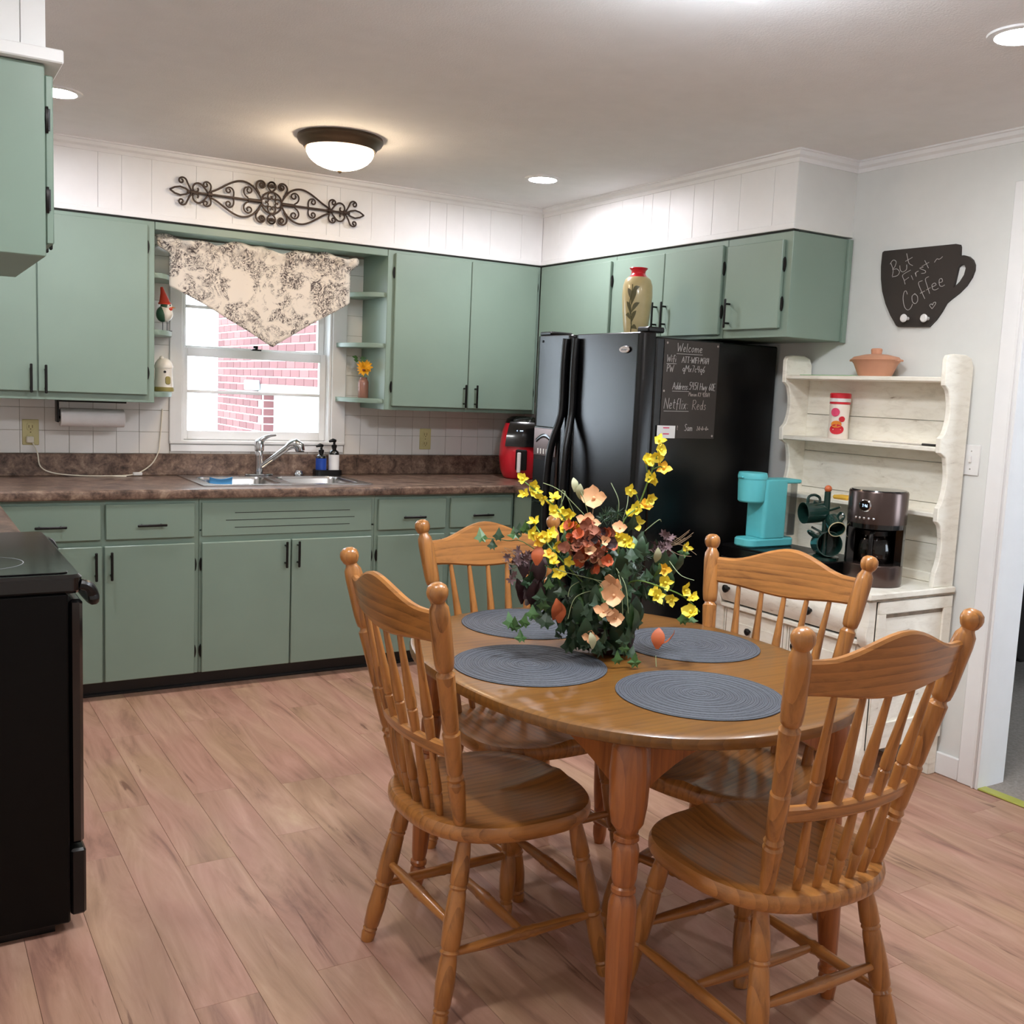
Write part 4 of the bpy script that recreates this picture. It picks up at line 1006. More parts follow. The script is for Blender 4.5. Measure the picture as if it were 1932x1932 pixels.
for a in ((-.05, -.02, .20), (-.035, .01, .215)):
    petal_disc((jx+a[0]*.7, jy+a[1], jz+a[2]-.005), (0, -1, .3), 2, .04, .012, .01, rr).build('leaf', 'leaf_mid', js)

# cup shaped chalkboard on the right wall
cu = thing('cup_chalkboard', 'dark brown coffee cup shaped chalkboard on the grey wall', 'chalkboard', (WR, -2.25, 1.75))
def cupx(px, py): q = pxplane(px, py, (WR-.012, 0, 0), (1, 0, 0)); return (q.y, q.z)
def cz(x, y): return cupx(1640+x/8.782, 430+y/8.782)
out = [(215, 440), (222, 405), (250, 383), (1440, 265), (1495, 275), (1508, 310), (1503, 460), (1570, 452), (1650, 475), (1710, 530), (1740, 610), (1735, 700), (1690, 820), (1600, 960), (1480, 1080), (1350, 1180), (1270, 1250), (1190, 1390), (1100, 1520), (985, 1640), (480, 1640), (445, 1615), (350, 1450), (270, 1260), (215, 1050), (195, 850), (195, 640)]
hole = [(1500, 625), (1545, 605), (1585, 620), (1600, 670), (1570, 780), (1500, 890), (1395, 995), (1425, 860), (1470, 660)]
import bmesh as _bm
def plate_with_hole(o2, h2, x_front, th):
    bm = _bm.new(); es = []
    for loop in (o2, h2):
        vs = [bm.verts.new((x_front, q[0], q[1])) for q in loop]
        es += [bm.edges.new((vs[i-1], vs[i])) for i in range(len(vs))]
    g = _bm.ops.triangle_fill(bm, use_beauty=True, use_dissolve=False, edges=es, normal=(-1, 0, 0))
    fs = [f for f in bm.faces]
    ex = _bm.ops.extrude_face_region(bm, geom=fs)
    for v_ in ex['geom']:
        if isinstance(v_, _bm.types.BMVert): v_.co.x += th
    _bm.ops.recalc_face_normals(bm, faces=bm.faces)
    mb = MB(); bm.verts.index_update(); mb.add([tuple(v_.co) for v_ in bm.verts], [tuple(v_.index for v_ in f.verts) for f in bm.faces]); bm.free(); return mb
plate_with_hole([cz(*q) for q in out], [cz(*q) for q in hole], WR-.013, .0125).build('board', 'board_brown', cu)
def cwrite(strokes):
    mb = MB()
    for s_ in strokes:
        pts = [(WR-.0136,)+cz(*q) for q in s_]; mb.tube(smooth_path(pts, 4), .0011, 6)
    return mb.build('chalk_writing', 'chalk', cu)
cwrite([[(365, 590), (400, 700), (385, 800)], [(350, 600), (400, 535), (450, 560), (430, 640), (390, 690), (460, 680), (505, 730), (470, 790), (385, 812)], [(510, 625), (520, 700), (560, 730), (620, 690), (625, 610)], [(625, 425), (640, 500), (665, 590), (725, 625)], [(605, 555), (720, 488)]])
cwrite([[(690, 700), (560, 780), (580, 860), (600, 935)], [(590, 870), (660, 820)], [(700, 790), (730, 860)], [(765, 745), (785, 805), (775, 745), (820, 715)], [(900, 650), (840, 670), (930, 710), (930, 745), (870, 755)], [(925, 540), (985, 665)], [(875, 640), (995, 570)], [(1085, 570), (1125, 515), (1160, 520), (1190, 505), (1220, 475)]])
cwrite([[(635, 1100), (615, 1045), (580, 1070), (565, 1180), (590, 1310), (640, 1360), (690, 1330), (722, 1260)], [(770, 1090), (715, 1130), (720, 1220), (765, 1255), (805, 1210), (800, 1130), (750, 1090)], [(885, 875), (820, 910), (860, 1030), (925, 1175)], [(848, 1085), (925, 1045)], [(990, 808), (935, 850), (970, 980), (1005, 1090)], [(950, 1030), (1020, 990)], [(1045, 980), (1110, 945), (1090, 915), (1045, 945), (1060, 1020), (1110, 1025), (1150, 1000)], [(1155, 910), (1215, 890), (1205, 840), (1165, 860), (1170, 950), (1210, 970), (1255, 945)]])
cwrite([[(1045, 1340), (1005, 1285), (1035, 1260), (1055, 1280), (1070, 1240), (1105, 1235), (1095, 1275), (1045, 1340)]])
for q in ((1703, 600), (1741, 600)):
    a = pxplane(q[0], q[1], (WR-.045, 0, 0), (1, 0, 0))
    MB().lathe([(.007, 0), (.007, .6), (.014, .66), (.0165, .85), (.012, 1)], 16, (WR-.0128, a.y, a.z), (WR-.045, a.y, a.z)).build('peg', 'white_plastic', cu)
sw = thing('light_switch', 'white toggle light switch on the grey wall', 'switch', (WR, -2.556, 1.24))
MB().box(WR-.006, WR, -2.594, -2.522, 1.182, 1.298, b=.003).build('plate', 'white_plastic', sw)
MB().box(WR-.016, WR-.006, -2.562, -2.552, 1.232, 1.256, b=.002).build('toggle', 'white_plastic', sw)
for q in (1.206, 1.274): MB().lathe([(.003, 0), (.002, 1)], 8, (WR-.006, -2.557, q), (WR-.0075, -2.557, q)).build('screw', 'steel', sw)

# ------------------------------------------------------------------ hutch
HY0, HY1 = -2.54, -1.725                     # near side, far side
HB = WR-.016                                 # back
hu = thing('hutch', 'distressed cream painted hutch with open shelves and bowed drawer', 'hutch', (.1, -2.13, 0))
# side panels of the top half: scalloped outline in (x, z)
def side_outline():
    o = [(HB, .752), (.212, .752), (.212, .80)]
    def sc(z0, z1, nose_, dip):
        pts = []
        for i in range(1, 12):
            t = i/12; pts.append((nose_+dip*math.sin(PI*t)**.6, z0+(z1-z0)*t))
        return pts
    o += sc(.80, 1.005, .206, .032)+[(.200, 1.005), (.200, 1.055)]+sc(1.055, 1.265, .200, .032)+[(.178, 1.265), (.176, 1.318)]+sc(1.318, 1.515, .180, .034)+[(.172, 1.515), (.170, 1.61), (.180, 1.626), (.21, 1.632), (HB-.05, 1.632), (HB-.015, 1.62), (HB, 1.59)]
    return o
so = side_outline()
for y0, y1 in ((HY0, HY0+.022), (HY1-.022, HY1)): MB().prism(so, y0, y1, 'y', .003).build('upper_side', 'hutch_paint', hu)
k = 0
for z0, z1 in ((.752, .90), (.902, 1.06), (1.062, 1.22), (1.222, 1.38), (1.382, 1.535)):
    MB().box(HB-.010, HB-.002, HY0+.022, HY1-.022, z0, z1, b=.001).build('back_board', 'hutch_paint', hu)
for z, xf in ((1.035, .205), (1.285, .180), (1.546, .174)):
    MB().box(xf, HB-.011, HY0+.0225, HY1-.0225, z-.018, z, b=.003).build('shelf', 'hutch_paint', hu)
MB().box(HB-.03, HB-.011, HY0+.0225, HY1-.0225, .7525, .79, b=.003).build('lower_rail', 'hutch_paint', hu)
# worktop with serpentine front
def topo():
    o = [(HB, HY1+.012), (HB, HY0-.012)]
    n = 16
    for i in range(n+1):
        t = i/n; y = HY0-.012+(HY1-HY0+.024)*t
        o.append((-.150-.016*math.sin(PI*t)**.5*1.0, y))
    return o
MB().prism(topo(), .728, .7515, 'z', .004).build('top', 'hutch_paint', hu)
MB().prism([(a+.004 if a < 0 else a, y) for a, y in topo()], .722, .7275, 'z').build('worn_lip', 'worn_edge', hu)
# carcass
MB().box(-.105, HB, HY0, HY0+.02, .155, .722, b=.002).box(-.115, HB-.0, HY1-.02, HY1, .155, .722, b=.002).box(-.09, HB, HY0+.02, HY1-.02, .15, .17).box(HB-.012, HB-.002, HY0+.02, HY1-.02, .15, .72).box(-.09, .1, HY0+.02, HY1-.02, .545, .56).build('carcass', 'hutch_paint', hu)
# framed end panel
for a in ((-.10, HB-.005, .672, .718), (-.10, HB-.005, .155, .255), (-.10, -.055, .255, .672), (HB-.055, HB-.005, .255, .672)):
    MB().box(a[0], a[1], HY0-.010, HY0-.0005, a[2], a[3], b=.002).build('end_frame', 'hutch_paint', hu)
MB().box(-.055, HB-.055, HY0-.002, HY0-.0003, .655, .668).build('worn_line', 'worn_edge', hu)
# front posts
for y in (HY0, HY1-.045):
    prof = [(-.150, .72), (-.138, .69), (-.142, .64), (-.150, .60), (-.138, .56), (-.122, .545), (-.118, .19), (-.128, .165), (-.132, .13), (-.122, .07), (-.118, .0), (-.085, .0), (-.082, .07), (-.078, .72)]
    MB().prism(prof, y, y+.045, 'y', .003).build('front_post', 'hutch_paint', hu)
for y in (HY0, HY1-.04): MB().box(HB-.045, HB, y, y+.04, 0, .155, b=.003).build('rear_leg', 'hutch_paint', hu)
# bowed drawer
def bowf(u, v):
    y = HY0+.05+(HY1-HY0-.10)*u; z = .578+(.716-.578)*v
    return (-.118-.042*math.sin(PI*(.08+.84*v))**.8, y, z)
dw = MB().quadgrid(bowf, 12, 12)
n = len(dw.v); a, c = HY0+.05, HY1-.05
for yy in (a, c):
    ring = [(-.118-.042*math.sin(PI*(.08+.84*i/12))**.8, yy, .578+(.716-.578)*i/12) for i in range(13)]+[(-.09, yy, .716), (-.09, yy, .578)]
    dw.add(ring, [tuple(range(len(ring)))])
dwo = dw.build('drawer', 'hutch_paint', hu)
for y in (-2.285, -1.835): child_of(dwo, MB().lathe([(.007, 0), (.007, .4), (.016, .55), (.017, .8), (.009, 1)], 16, (-.158, y, .640), (-.190, y, .640)), 'knob', 'black_metal')
child_of(dwo, MB().prism(superell(.004, .010, 1.6, 14, -2.062, .672), -.160, -.164, 'x'), 'keyhole', 'black_metal')
MB().box(-.140, -.10, HY0+.045, HY1-.045, .552, .570, b=.004).build('drawer_rail', 'hutch_paint', hu)
ym = (HY0+HY1)/2
for i, (y0, y1) in enumerate(((HY0+.05, ym-.003), (ym+.003, HY1-.05))):
    d = MB().box(-.118, -.095, y0, y1, .19, .545, b=.004).build('door', 'hutch_paint', hu)
    child_of(d, MB().box(-.122, -.1175, y0+.05, y1-.05, .245, .495, b=.003), 'door_panel', 'hutch_paint')
    yk = y0+.055 if i else y1-.055
    child_of(d, MB().lathe([(.006, 0), (.006, .4), (.014, .55), (.015, .8), (.008, 1)], 16, (-.118, yk if i == 0 else -1.935, .472), (-.146, yk if i == 0 else -1.935, .472)), 'knob', 'black_metal')
    for yy in (y0+.012, y1-.015): child_of(d, MB().box(-.1186, -.1178, yy, yy+.003, .2, .54), 'worn_line', 'worn_edge')
MB().prism([(HY0+.045, .19), (HY0+.045, .152), (HY0+.16, .168), (ym, .15), (HY1-.16, .168), (HY1-.045, .152), (HY1-.045, .19)], -.118, -.10, 'x', .002).build('skirt', 'hutch_paint', hu)

# ---- things on the hutch
zt = .7525
# pod drawer
pb = thing('pod_drawer', 'low black coffee pod drawer under the turquoise machine', 'drawer box', (.02, -2.0, zt))
MB().box(-.125, .175, -2.27, -1.735, zt, .818, b=.004).build('case', 'black_plastic', pb)
MB().box(-.131, -.1255, -2.262, -1.743, zt+.008, .808, b=.003).build('front', 'black_gloss', pb)
MB().box(-.142, -.1315, -2.08, -1.93, zt+.030, zt+.037, b=.002).build('pull', 'black_metal', pb)
# turquoise single cup machine, front towards -x
kx, ky, kz = .0, -1.845, .8185
tm = thing('single_serve_brewer', 'turquoise single serve coffee machine with clear tank', 'coffee maker', (kx, ky, kz))
MB().prism(rrect(kx-.125, kx+.145, ky-.058, ky+.058, .04, 8), kz+.0005, kz+.036, 'z', .006).build('base', 'turquoise', tm)
MB().prism(rrect(kx-.052, kx+.082, ky-.056, ky+.056, .018, 6), kz+.036, kz+.285, 'z', .004).build('tower', 'turquoise', tm)
MB().lathe([(.0, .188), (.050, .188), (.056, .194), (.059, .262), (.059, .285)], 36, (kx-.078, ky, kz)).build('brew_head', 'turquoise', tm)
ld = MB().lathe([(.061, .286), (.062, .298), (.058, .312), (.0, .314)], 36, (kx-.078, ky, kz)).build('lid', 'turquoise', tm)
child_of(ld, MB().box(kx-.150, kx-.11, ky-.012, ky+.012, kz+.290, kz+.297, b=.002), 'lid_grip', 'turquoise')
tk = MB().prism(rrect(kx+.083, kx+.15, ky-.05, ky+.05, .02, 6), kz+.045, kz+.268, 'z', .003).build('water_tank', 'tank_glass', tm)
child_of(tk, MB().prism(rrect(kx+.086, kx+.147, ky-.047, ky+.047, .018, 6), kz+.047, kz+.135, 'z'), 'water', 'tank_glass')
MB().prism(rrect(kx+.04, kx+.165, ky-.056, ky+.056, .02, 6), kz+.268, kz+.284, 'z', .004).build('tank_lid', 'turquoise', tm)
MB().box(kx-.11, kx-.055, ky-.035, ky+.035, kz+.036, kz+.039, b=.001).build('drip_grid', 'turquoise', tm)
# drip coffee maker
cx_, cy_ = .05, -2.385; cz_ = zt
cf = thing('drip_coffee_maker', 'black and brown-steel drip coffee maker with carafe', 'coffee maker', (cx_, cy_, cz_))
def cmr(r, z, n=48): return [(cx_+r*math.cos(2*PI*j/n), cy_+r*math.sin(2*PI*j/n), cz_+z) for j in range(n)]
MB().rings([cmr(.104, .0005), cmr(.107, .006), cmr(.107, .078), cmr(.104, .082)]).build('base', 'brown_steel', cf)
MB().rings([cmr(.1085, .236), cmr(.1085, .352), cmr(.106, .358)]).build('brew_housing', 'brown_steel', cf)
MB().rings([cmr(.104, .352), cmr(.100, .362), cmr(.02, .364)]).build('lid', 'black_gloss', cf)
# rear column: an arc facing the wall
va_c = math.atan2(CAM.y-cy_, CAM.x-cx_)
arc = [va_c+1.15+(2*PI-2.30)*i/24 for i in range(25)]
rs = []
for z in (.08, .237): rs.append([(cx_+.1075*math.cos(a), cy_+.1075*math.sin(a), cz_+z) for a in arc]+[(cx_+.080*math.cos(a), cy_+.080*math.sin(a), cz_+z) for a in arc[::-1]])
MB().rings(rs).build('rear_column', 'black_gloss', cf)
MB().rings([cmr(.107, .218), cmr(.107, .237)]).build('filter_basket', 'black_gloss', cf)
cr_ = MB().lathe([(.0, .084), (.062, .084), (.068, .092), (.070, .13), (.064, .170), (.050, .188), (.050, .195)], 32, (cx_, cy_, cz_), cap1=False).build('carafe', 'carafe_glass', cf)
child_of(cr_, MB().lathe([(.052, .188), (.054, .206), (.03, .214), (.0, .214)], 28, (cx_, cy_, cz_)), 'carafe_lid', 'black_plastic')
hd_ = Vector((math.cos(va_c-.15), math.sin(va_c-.15), 0)); C0 = Vector((cx_, cy_, cz_))
child_of(cr_, MB().tube(smooth_path([C0+hd_*.050+Vector((0, 0, .198)), C0+hd_*.084+Vector((0, 0, .200)), C0+hd_*.098+Vector((0, 0, .175)), C0+hd_*.096+Vector((0, 0, .125)), C0+hd_*.070+Vector((0, 0, .108))]), .008, 8), 'carafe_handle', 'black_plastic')
da = va_c-.42
def onc(a, z, r=.1092): return Vector((cx_+r*math.cos(a), cy_+r*math.sin(a), cz_+z))
nn = Vector((math.cos(da), math.sin(da), 0))
MB().lathe([(.024, 0), (.024, .7), (.020, 1)], 28, onc(da, .305, .100), onc(da, .305, .113)).build('dial', 'chrome', cf)
fc_ = MB().lathe([(.0195, 0), (.0195, 1)], 28, onc(da, .305, .1125), onc(da, .305, .1142)).build('clock_face', 'black_gloss', cf)
mb = MB(); ss = nn.cross(Vector((0, 0, -1)))
def onf(u, v): return onc(da, .305, .1146)+ss*u+Vector((0, 0, v))
writing(mb, '7:46', -.009, -.005, .010, onf, .0007)
child_of(fc_, mb, 'clock_digits', 'screen_blue')
bt = MB()
for i in range(5): p = onc(da+.22-.16*i+.1, .258); bt.ball(p, .0055, 10, 8)
bt.build('buttons', 'chrome', cf)
# mug tree
gx, gy, gz = -.02, -2.20, .8185
mtz = thing('mug_tree', 'dark green wooden mug tree with an orange knob', 'mug tree', (gx, gy, gz))
MB().lathe([(.0, 0), (.06, 0), (.06, .012), (.02, .02), (.0, .02)], 28, (gx, gy, gz)).build('base', 'mug_green', mtz)
MB().lathe([(.0125, .018), (.0125, .268)], 16, (gx, gy, gz)).build('post', 'mug_green', mtz)
MB().ball((gx, gy, gz+.279), .0145, 16, 12).build('knob', 'brown_wood_ball', mtz)
mugs = []
mug_me = None
def mug(c, axis, upv, label, rim, s=1.0):
    """axis: direction in which the mouth opens"""
    t = thing('mug', label, 'mug', c, world=False, group=None)
    ax_ = Vector(axis).normalized(); u_ = Vector(upv); u_ = (u_-ax_*u_.dot(ax_)).normalized(); v_ = ax_.cross(u_)
    M = Matrix((u_, v_, ax_)).transposed().to_4x4()
    t.matrix_world = Matrix.Translation(c) @ M
    bdy = MB().lathe([(.0, 0), (.030*s, 0), (.036*s, .004), (.040*s, .03), (.040*s, .085*s), (.037*s, .087*s), (.036*s, .08*s), (.036*s, .012), (.0, .008)], 28).build('body', 'mug_green', t)
    MB().rings([[(r*s*math.cos(2*PI*j/28), r*s*math.sin(2*PI*j/28), z*s) for j in range(28)] for r, z in ((.0405, .0855), (.0402, .0885), (.0372, .0885), (.0368, .0855))], loop=True).build('rim', rim, t)
    MB().tube(smooth_path([(.037*s, 0, .070*s), (.060*s, 0, .066*s), (.066*s, 0, .043*s), (.056*s, 0, .022*s), (.037*s, 0, .018*s)]), .0055, 8).build('handle', 'mug_green', t)
    return t
tocam = (CAM-Vector((gx, gy, 1.0))).normalized()
mug((gx+.01, gy+.02, gz+.185), Vector((-.85, .25, -.05)), (0, .0, 1), 'dark green mug hung highest on the mug tree', 'mug_green', 1.05)
mug((gx+.015, gy-.020, gz+.160), Vector((-.45, -.75, -.42)), (.3, -.3, 1), 'dark green mug with a cream rim on the mug tree', 'mug_rim', .82)
mug((gx+.03, gy+.04, gz+.055), Vector((-.5, -.8, .12)), (-1, .5, .8), 'dark green mug hung lowest on the mug tree', 'mug_green', 1.25)
for z, d in ((.205, (-.8, .5)), (.19, (.5, -.8)), (.10, (-.4, .9))):
    MB().lathe([(.0045, 0), (.0045, 1)], 8, (gx, gy, gz+z), (gx+d[0]*.055, gy+d[1]*.055, gz+z+.022)).build('peg', 'mug_green', mtz)
# creamer bottle on the middle shelf
qx, qy, qz = .255, -1.985, 1.2855
cr2 = thing('creamer_bottle', 'red capped coffee creamer bottle on the hutch shelf', 'bottle', (qx, qy, qz))
qb = MB().lathe([(.0, 0), (.040, 0), (.042, .004), (.041, .03), (.039, .075), (.041, .12), (.042, .138), (.040, .143)], 32, (qx, qy, qz)).build('body', 'creamer_white', cr2)
MB().lathe([(.0425, .144), (.0425, .152), (.041, .153)], 32, (qx, qy, qz)).build('lower_cap_band', 'red', cr2)
MB().lathe([(.0428, .1535), (.0428, .168)], 32, (qx, qy, qz)).build('cap_band', 'white_plastic', cr2)
MB().lathe([(.0430, .1685), (.0435, .185), (.040, .190), (.0, .191)], 32, (qx, qy, qz)).build('cap', 'red', cr2)
qa = math.atan2(CAM.y-qy, CAM.x-qx)
def qs(a, h): return (qx+.0432*math.cos(qa+a), qy+.0432*math.sin(qa+a), qz+h)
def decal(mat, a0, a1, h0, h1, nm='label_print'):
    mb = MB(); k = 18; pts = [qs((a0+a1)/2, (h0+h1)/2)]+[qs((a0+a1)/2+(a1-a0)/2*math.cos(2*PI*i/k), (h0+h1)/2+(h1-h0)/2*math.sin(2*PI*i/k)) for i in range(k)]
    mb.add(pts, [(0, 1+i, 1+(i+1) % k) for i in range(k)]); return child_of(qb, mb, nm, mat)
decal('label_pink', -.85, .05, .092, .128); decal('red', -.9, .55, .018, .06); decal('label_orange', -.75, .3, .045, .075); decal('red', .0, .6, .070, .094)
# lidded clay dish on the top shelf
dx_, dy_, dz_ = .255, -2.15, 1.5465
dsh = thing('lidded_clay_dish', 'terracotta pink lidded casserole dish on top of the hutch', 'dish', (dx_, dy_, dz_))
def el(a, b_, z): return [(dx_+p[0], dy_+p[1], dz_+z) for p in superell(a, b_, 2.2, 36)]
MB().rings([el(.045, .068, .0005), el(.050, .074, .006), el(.062, .095, .05), el(.070, .106, .062), el(.074, .114, .066), el(.070, .108, .070)]).build('bowl', 'peach_clay', dsh)
MB().rings([el(.068, .105, .0705), el(.062, .098, .078), el(.03, .05, .088), el(.016, .022, .090), el(.018, .024, .108), el(.014, .02, .113)]).build('lid', 'peach_clay', dsh)
for s_ in (-1, 1): MB().box(dx_-.02, dx_+.02, dy_+s_*.108, dy_+s_*.120, dz_+.060, dz_+.068, b=.003).build('handle', 'peach_clay', dsh)
gm = MB().box(.20, .29, -2.08, -1.80, 1.5465, 1.549, b=.0008).build('green_place_mat', 'green_mat', None, (.25, -1.94, 1.5465)); tag(gm, 'thin green mat lying on the hutch top shelf', 'mat')
br = thing('kitchen_spatula', 'long thin dark handled utensil lying on the hutch shelf', 'utensil', (.19, -2.3, 1.2855))
MB().tube([(.215, -2.20, 1.2885), (.205, -2.44, 1.2885)], [.0018, .003], 8).build('shaft', 'steel', br)
MB().tube([(.205, -2.44, 1.2905), (.203, -2.50, 1.2905)], .0048, 8).build('grip', 'black_plastic', br)
yc = MB().box(.21, .27, -2.10, -2.02, 1.0355, 1.052, b=.006).build('yellow_packet', 'yellow_cloth', None, (.24, -2.06, 1.0355)); tag(yc, 'small yellow packet on the lowest hutch shelf', 'packet')

# ------------------------------------------------------------------ dining table
TX, TY, TZ = -1.572, -2.93, .760
tb = thing('dining_table', 'oval oak dining table with turned legs', 'table', (TX, TY, 0))
rs = []
for q, z in ((.03, .731), (.010, .730), (.002, .734), (0, .742), (0, .748), (.003, .756), (.010, .760), (.03, .7605)):
    rs.append([(TX+p[0], TY+p[1], z) for p in superell(.495-q, .612-q, 2.3, 72)])
MB().rings(rs).build('table_top', 'table_oak', tb)
LEG = [(.030, 0), (.040, .03), (.043, .10), (.040, .19), (.034, .245), (.022, .268), (.021, .274), (.027, .280), (.027, .292), (.022, .298), (.026, .306), (.0285, .32), (.027, .40), (.0235, .418), (.0215, .424), (.026, .430), (.026, .442), (.0215, .448), (.026, .458), (.030, .48), (.0305, .56), (.027, .74), (.0215, .86), (.0185, .885), (.0235, .892), (.0235, .905), (.018, .912), (.022, .925), (.0215, .96), (.016, 1)]
for sx in (-1, 1):
    for sy in (-1, 1):
        MB().lathe(LEG, 24, (TX+sx*.298, TY+sy*.435, .73), (TX+sx*.325, TY+sy*.470, 0)).build('leg', 'table_leg_oak', tb)
def apron(p, q, th=.011):
    p, q = Vector(p), Vector(q); d = q-p; L = d.length; d.normalize(); n = Vector((-d.y, d.x, 0))
    k = 20; a = []; c = []
    for i in range(k+1):
        t = i/k; e = abs(2*t-1); low = .73-.045-.075*max(0, (e-.35)/.65)**1.6
        m_ = p+d*(L*t)
        a.append([m_+n*th, m_-n*th, low])
    mb = MB(); rs = []
    for m0, m1, low in a: rs.append([(m0.x, m0.y, .7298), (m1.x, m1.y, .7298), (m1.x, m1.y, low), (m0.x, m0.y, low)])
    mb.rings(rs).build('apron', 'table_leg_oak', tb)
ex, ey = .298, .435
apron((TX-ex, TY-ey+.03, 0), (TX-ex, TY+ey-.03, 0)); apron((TX+ex, TY-ey+.03, 0), (TX+ex, TY+ey-.03, 0))
apron((TX-ex+.03, TY-ey, 0), (TX+ex-.03, TY-ey, 0)); apron((TX-ex+.03, TY+ey, 0), (TX+ex-.03, TY+ey, 0))

# ------------------------------------------------------------------ chairs
def chair(label):
    t = thing('dining_chair', label, 'chair', (0, 0, 0), 0, 'oak chairs around the dining table', world=False)
    # saddle seat, front = +y
    def R(a):
        c, s_ = math.cos(a), math.sin(a)
        n = 2.6 if s_ > 0 else 2.5
        hw, hd = .243, (.208 if s_ > 0 else .257)
        r = (abs(c/hw)**n+abs(s_/hd)**n)**(-1/n)
        return r
    N = 56; rs = []
    for k_, z in ((.02, .4355), (.3, .436), (.6, .440), (.82, .447), (.93, .4505), (.975, .4485), (.995, .440), (1.0, .430), (.995, .420), (.97, .412), (.9, .409), (.3, .409), (.02, .409)):
        ring = []
        for j in range(N):
            a = 2*PI*j/N; r = R(a)*k_; x, y = r*math.cos(a), r*math.sin(a)
            zz = z
            if k_ < .95 and z > .425: zz += .010*math.exp(-(x/.035)**2)*max(0, y/.2)*(1 if k_ > .25 else .3)
            ring.append((x, y, zz))
        rs.append(ring)
    MB().rings(rs).build('seat', 'oak_y', t)
    CL = [(.0135, 0), (.0165, .06), (.0205, .17), (.0215, .25), (.0185, .262), (.0215, .275), (.0185, .288), (.0205, .31), (.0235, .46), (.0225, .58), (.0185, .60), (.0225, .614), (.0185, .628), (.0205, .66), (.0225, .78), (.0195, .895), (.0155, .908), (.019, .92), (.0165, .935), (.0185, .95), (.0165, 1)]
    feet = {}
    for sx in (-1, 1):
        for sy, (ty, by) in ((1, (.135, .215)), (-1, (-.165, -.245))):
            p0 = Vector((sx*.148, ty, .412)); p1 = Vector((sx*.205, by, 0)); feet[(sx, sy)] = (p0, p1)
            MB().lathe(CL, 18, p0, p1).build('leg', 'oak_z', t)
    def at(sx, sy, z): p0, p1 = feet[(sx, sy)]; return p0+(p1-p0)*((.412-z)/.412)
    ST = [(.008, 0), (.0095, .06), (.012, .2), (.0135, .40), (.0155, .44), (.0135, .46), (.0165, .5), (.0135, .54), (.0155, .56), (.0135, .60), (.012, .8), (.0095, .94), (.008, 1)]
    for sx in (-1, 1): MB().lathe(ST, 12, at(sx, -1, .155), at(sx, 1, .155)).build('stretcher', 'oak_y', t)
    MB().lathe(ST, 12, at(-1, -1, .215), at(1, -1, .215)).build('stretcher', 'oak_x', t)
    MB().lathe(ST, 12, at(-1, 1, .205), at(1, 1, .205)).build('stretcher', 'oak_x', t)
    a_, c_ = (at(-1, -1, .155)+at(-1, 1, .155))/2, (at(1, -1, .155)+at(1, 1, .155))/2
    MB().lathe(ST, 12, a_, c_).build('stretcher', 'oak_x', t)
    # back: posts lean backwards
    def yb(z): return -.185-.125*((z-.445)/.58)
    def xb(z): return .158+.084*((z-.445)/.58)
    PO = [(.0135, 0), (.0165, .06), (.0195, .16), (.0205, .195), (.0165, .205), (.0205, .220), (.0165, .235), (.0185, .25), (.0200, .37), (.0205, .405), (.0170, .413), (.0190, .43), (.0195, .55), (.0210, .645), (.0160, .655), (.0150, .662), (.0200, .672), (.0215, .690), (.0228, .72), (.0228, .87), (.0210, .905), (.0150, .922), (.0140, .930), (.0185, .938), (.0228, .955), (.0235, .968), (.0205, .985), (.0120, .997), (.002, 1)]
    for sx in (-1, 1): MB().lathe(PO, 20, (sx*xb(.44), yb(.44), .44), (sx*xb(1.025), yb(1.025), 1.025)).build('back_post', 'oak_z', t)
    def bowrail(zlo, zhi, bow, th, name, k=22):
        rs = []
        for i in range(k+1):
            u = -1+2*i/k; a, c = zlo(u), zhi(u)
            def pt(z, o): return (u*(xb(z)-.006), yb(z)-bow*(1-u*u)+o, z)
            e = min(.006, (c-a)*.25)
            rs.append([pt(a+e, th), pt(c-e, th), pt(c, th*.45), pt(c, -th*.45), pt(c-e, -th), pt(a+e, -th), pt(a, -th*.45), pt(a, th*.45)])
        MB().rings(rs).build(name, 'oak_x', t)
    def hi(u): q = max(0., 1-abs(u)/.80); return .960+.048*(q*q*(3-2*q))
    def lo(u): return .888-.018*(.5+.5*math.cos(PI*u))
    bowrail(lo, hi, .034, .0105, 'crest_rail')
    bowrail(lambda u: .610, lambda u: .647, .030, .0115, 'mid_rail')
    U = [(.0105, 0), (.0115, .10), (.0125, .22), (.0095, .235), (.0125, .25), (.0130, .32), (.0095, .60), (.0068, .95), (.006, 1)]
    Lw = [(.0085, 0), (.010, .18), (.0115, .34), (.009, .37), (.0118, .40), (.0118, .5), (.0085, .95), (.008, 1)]
    for i in range(5):
        u = (-2+i)*.315
        def bp(z, bow): return (u*xb(z), yb(z)-bow*(1-u*u), z)
        MB().lathe(U, 12, bp(.643, .030), bp(.885, .034)).build('spindle', 'oak_z', t)
        MB().lathe(Lw, 12, (u*.150, -.185-.030*(1-u*u), .44), bp(.614, .030)).build('spindle', 'oak_z', t)
    return t
ch0 = chair('oak spindle back chair on the stove side of the table')
def seat_at(o, x, y, fx, fy): o.location = (x, y, 0.0005); o.rotation_euler = (0, 0, math.atan2(-fx, fy))
seat_at(ch0, -1.892, -2.868, 1, .0)
for lab, x, y, fx, fy in (('oak spindle back chair at the table end facing the window wall', -1.512, -3.395, .02, 1),
                          ('oak spindle back chair on the hutch side of the table', -1.272, -3.01, -.948, -.316),
                          ('oak spindle back chair with its back to the sink cabinets', -1.545, -2.50, 0, -1)):
    c = copy_tree(ch0); c['label'] = lab; seat_at(c, x, y, fx, fy)

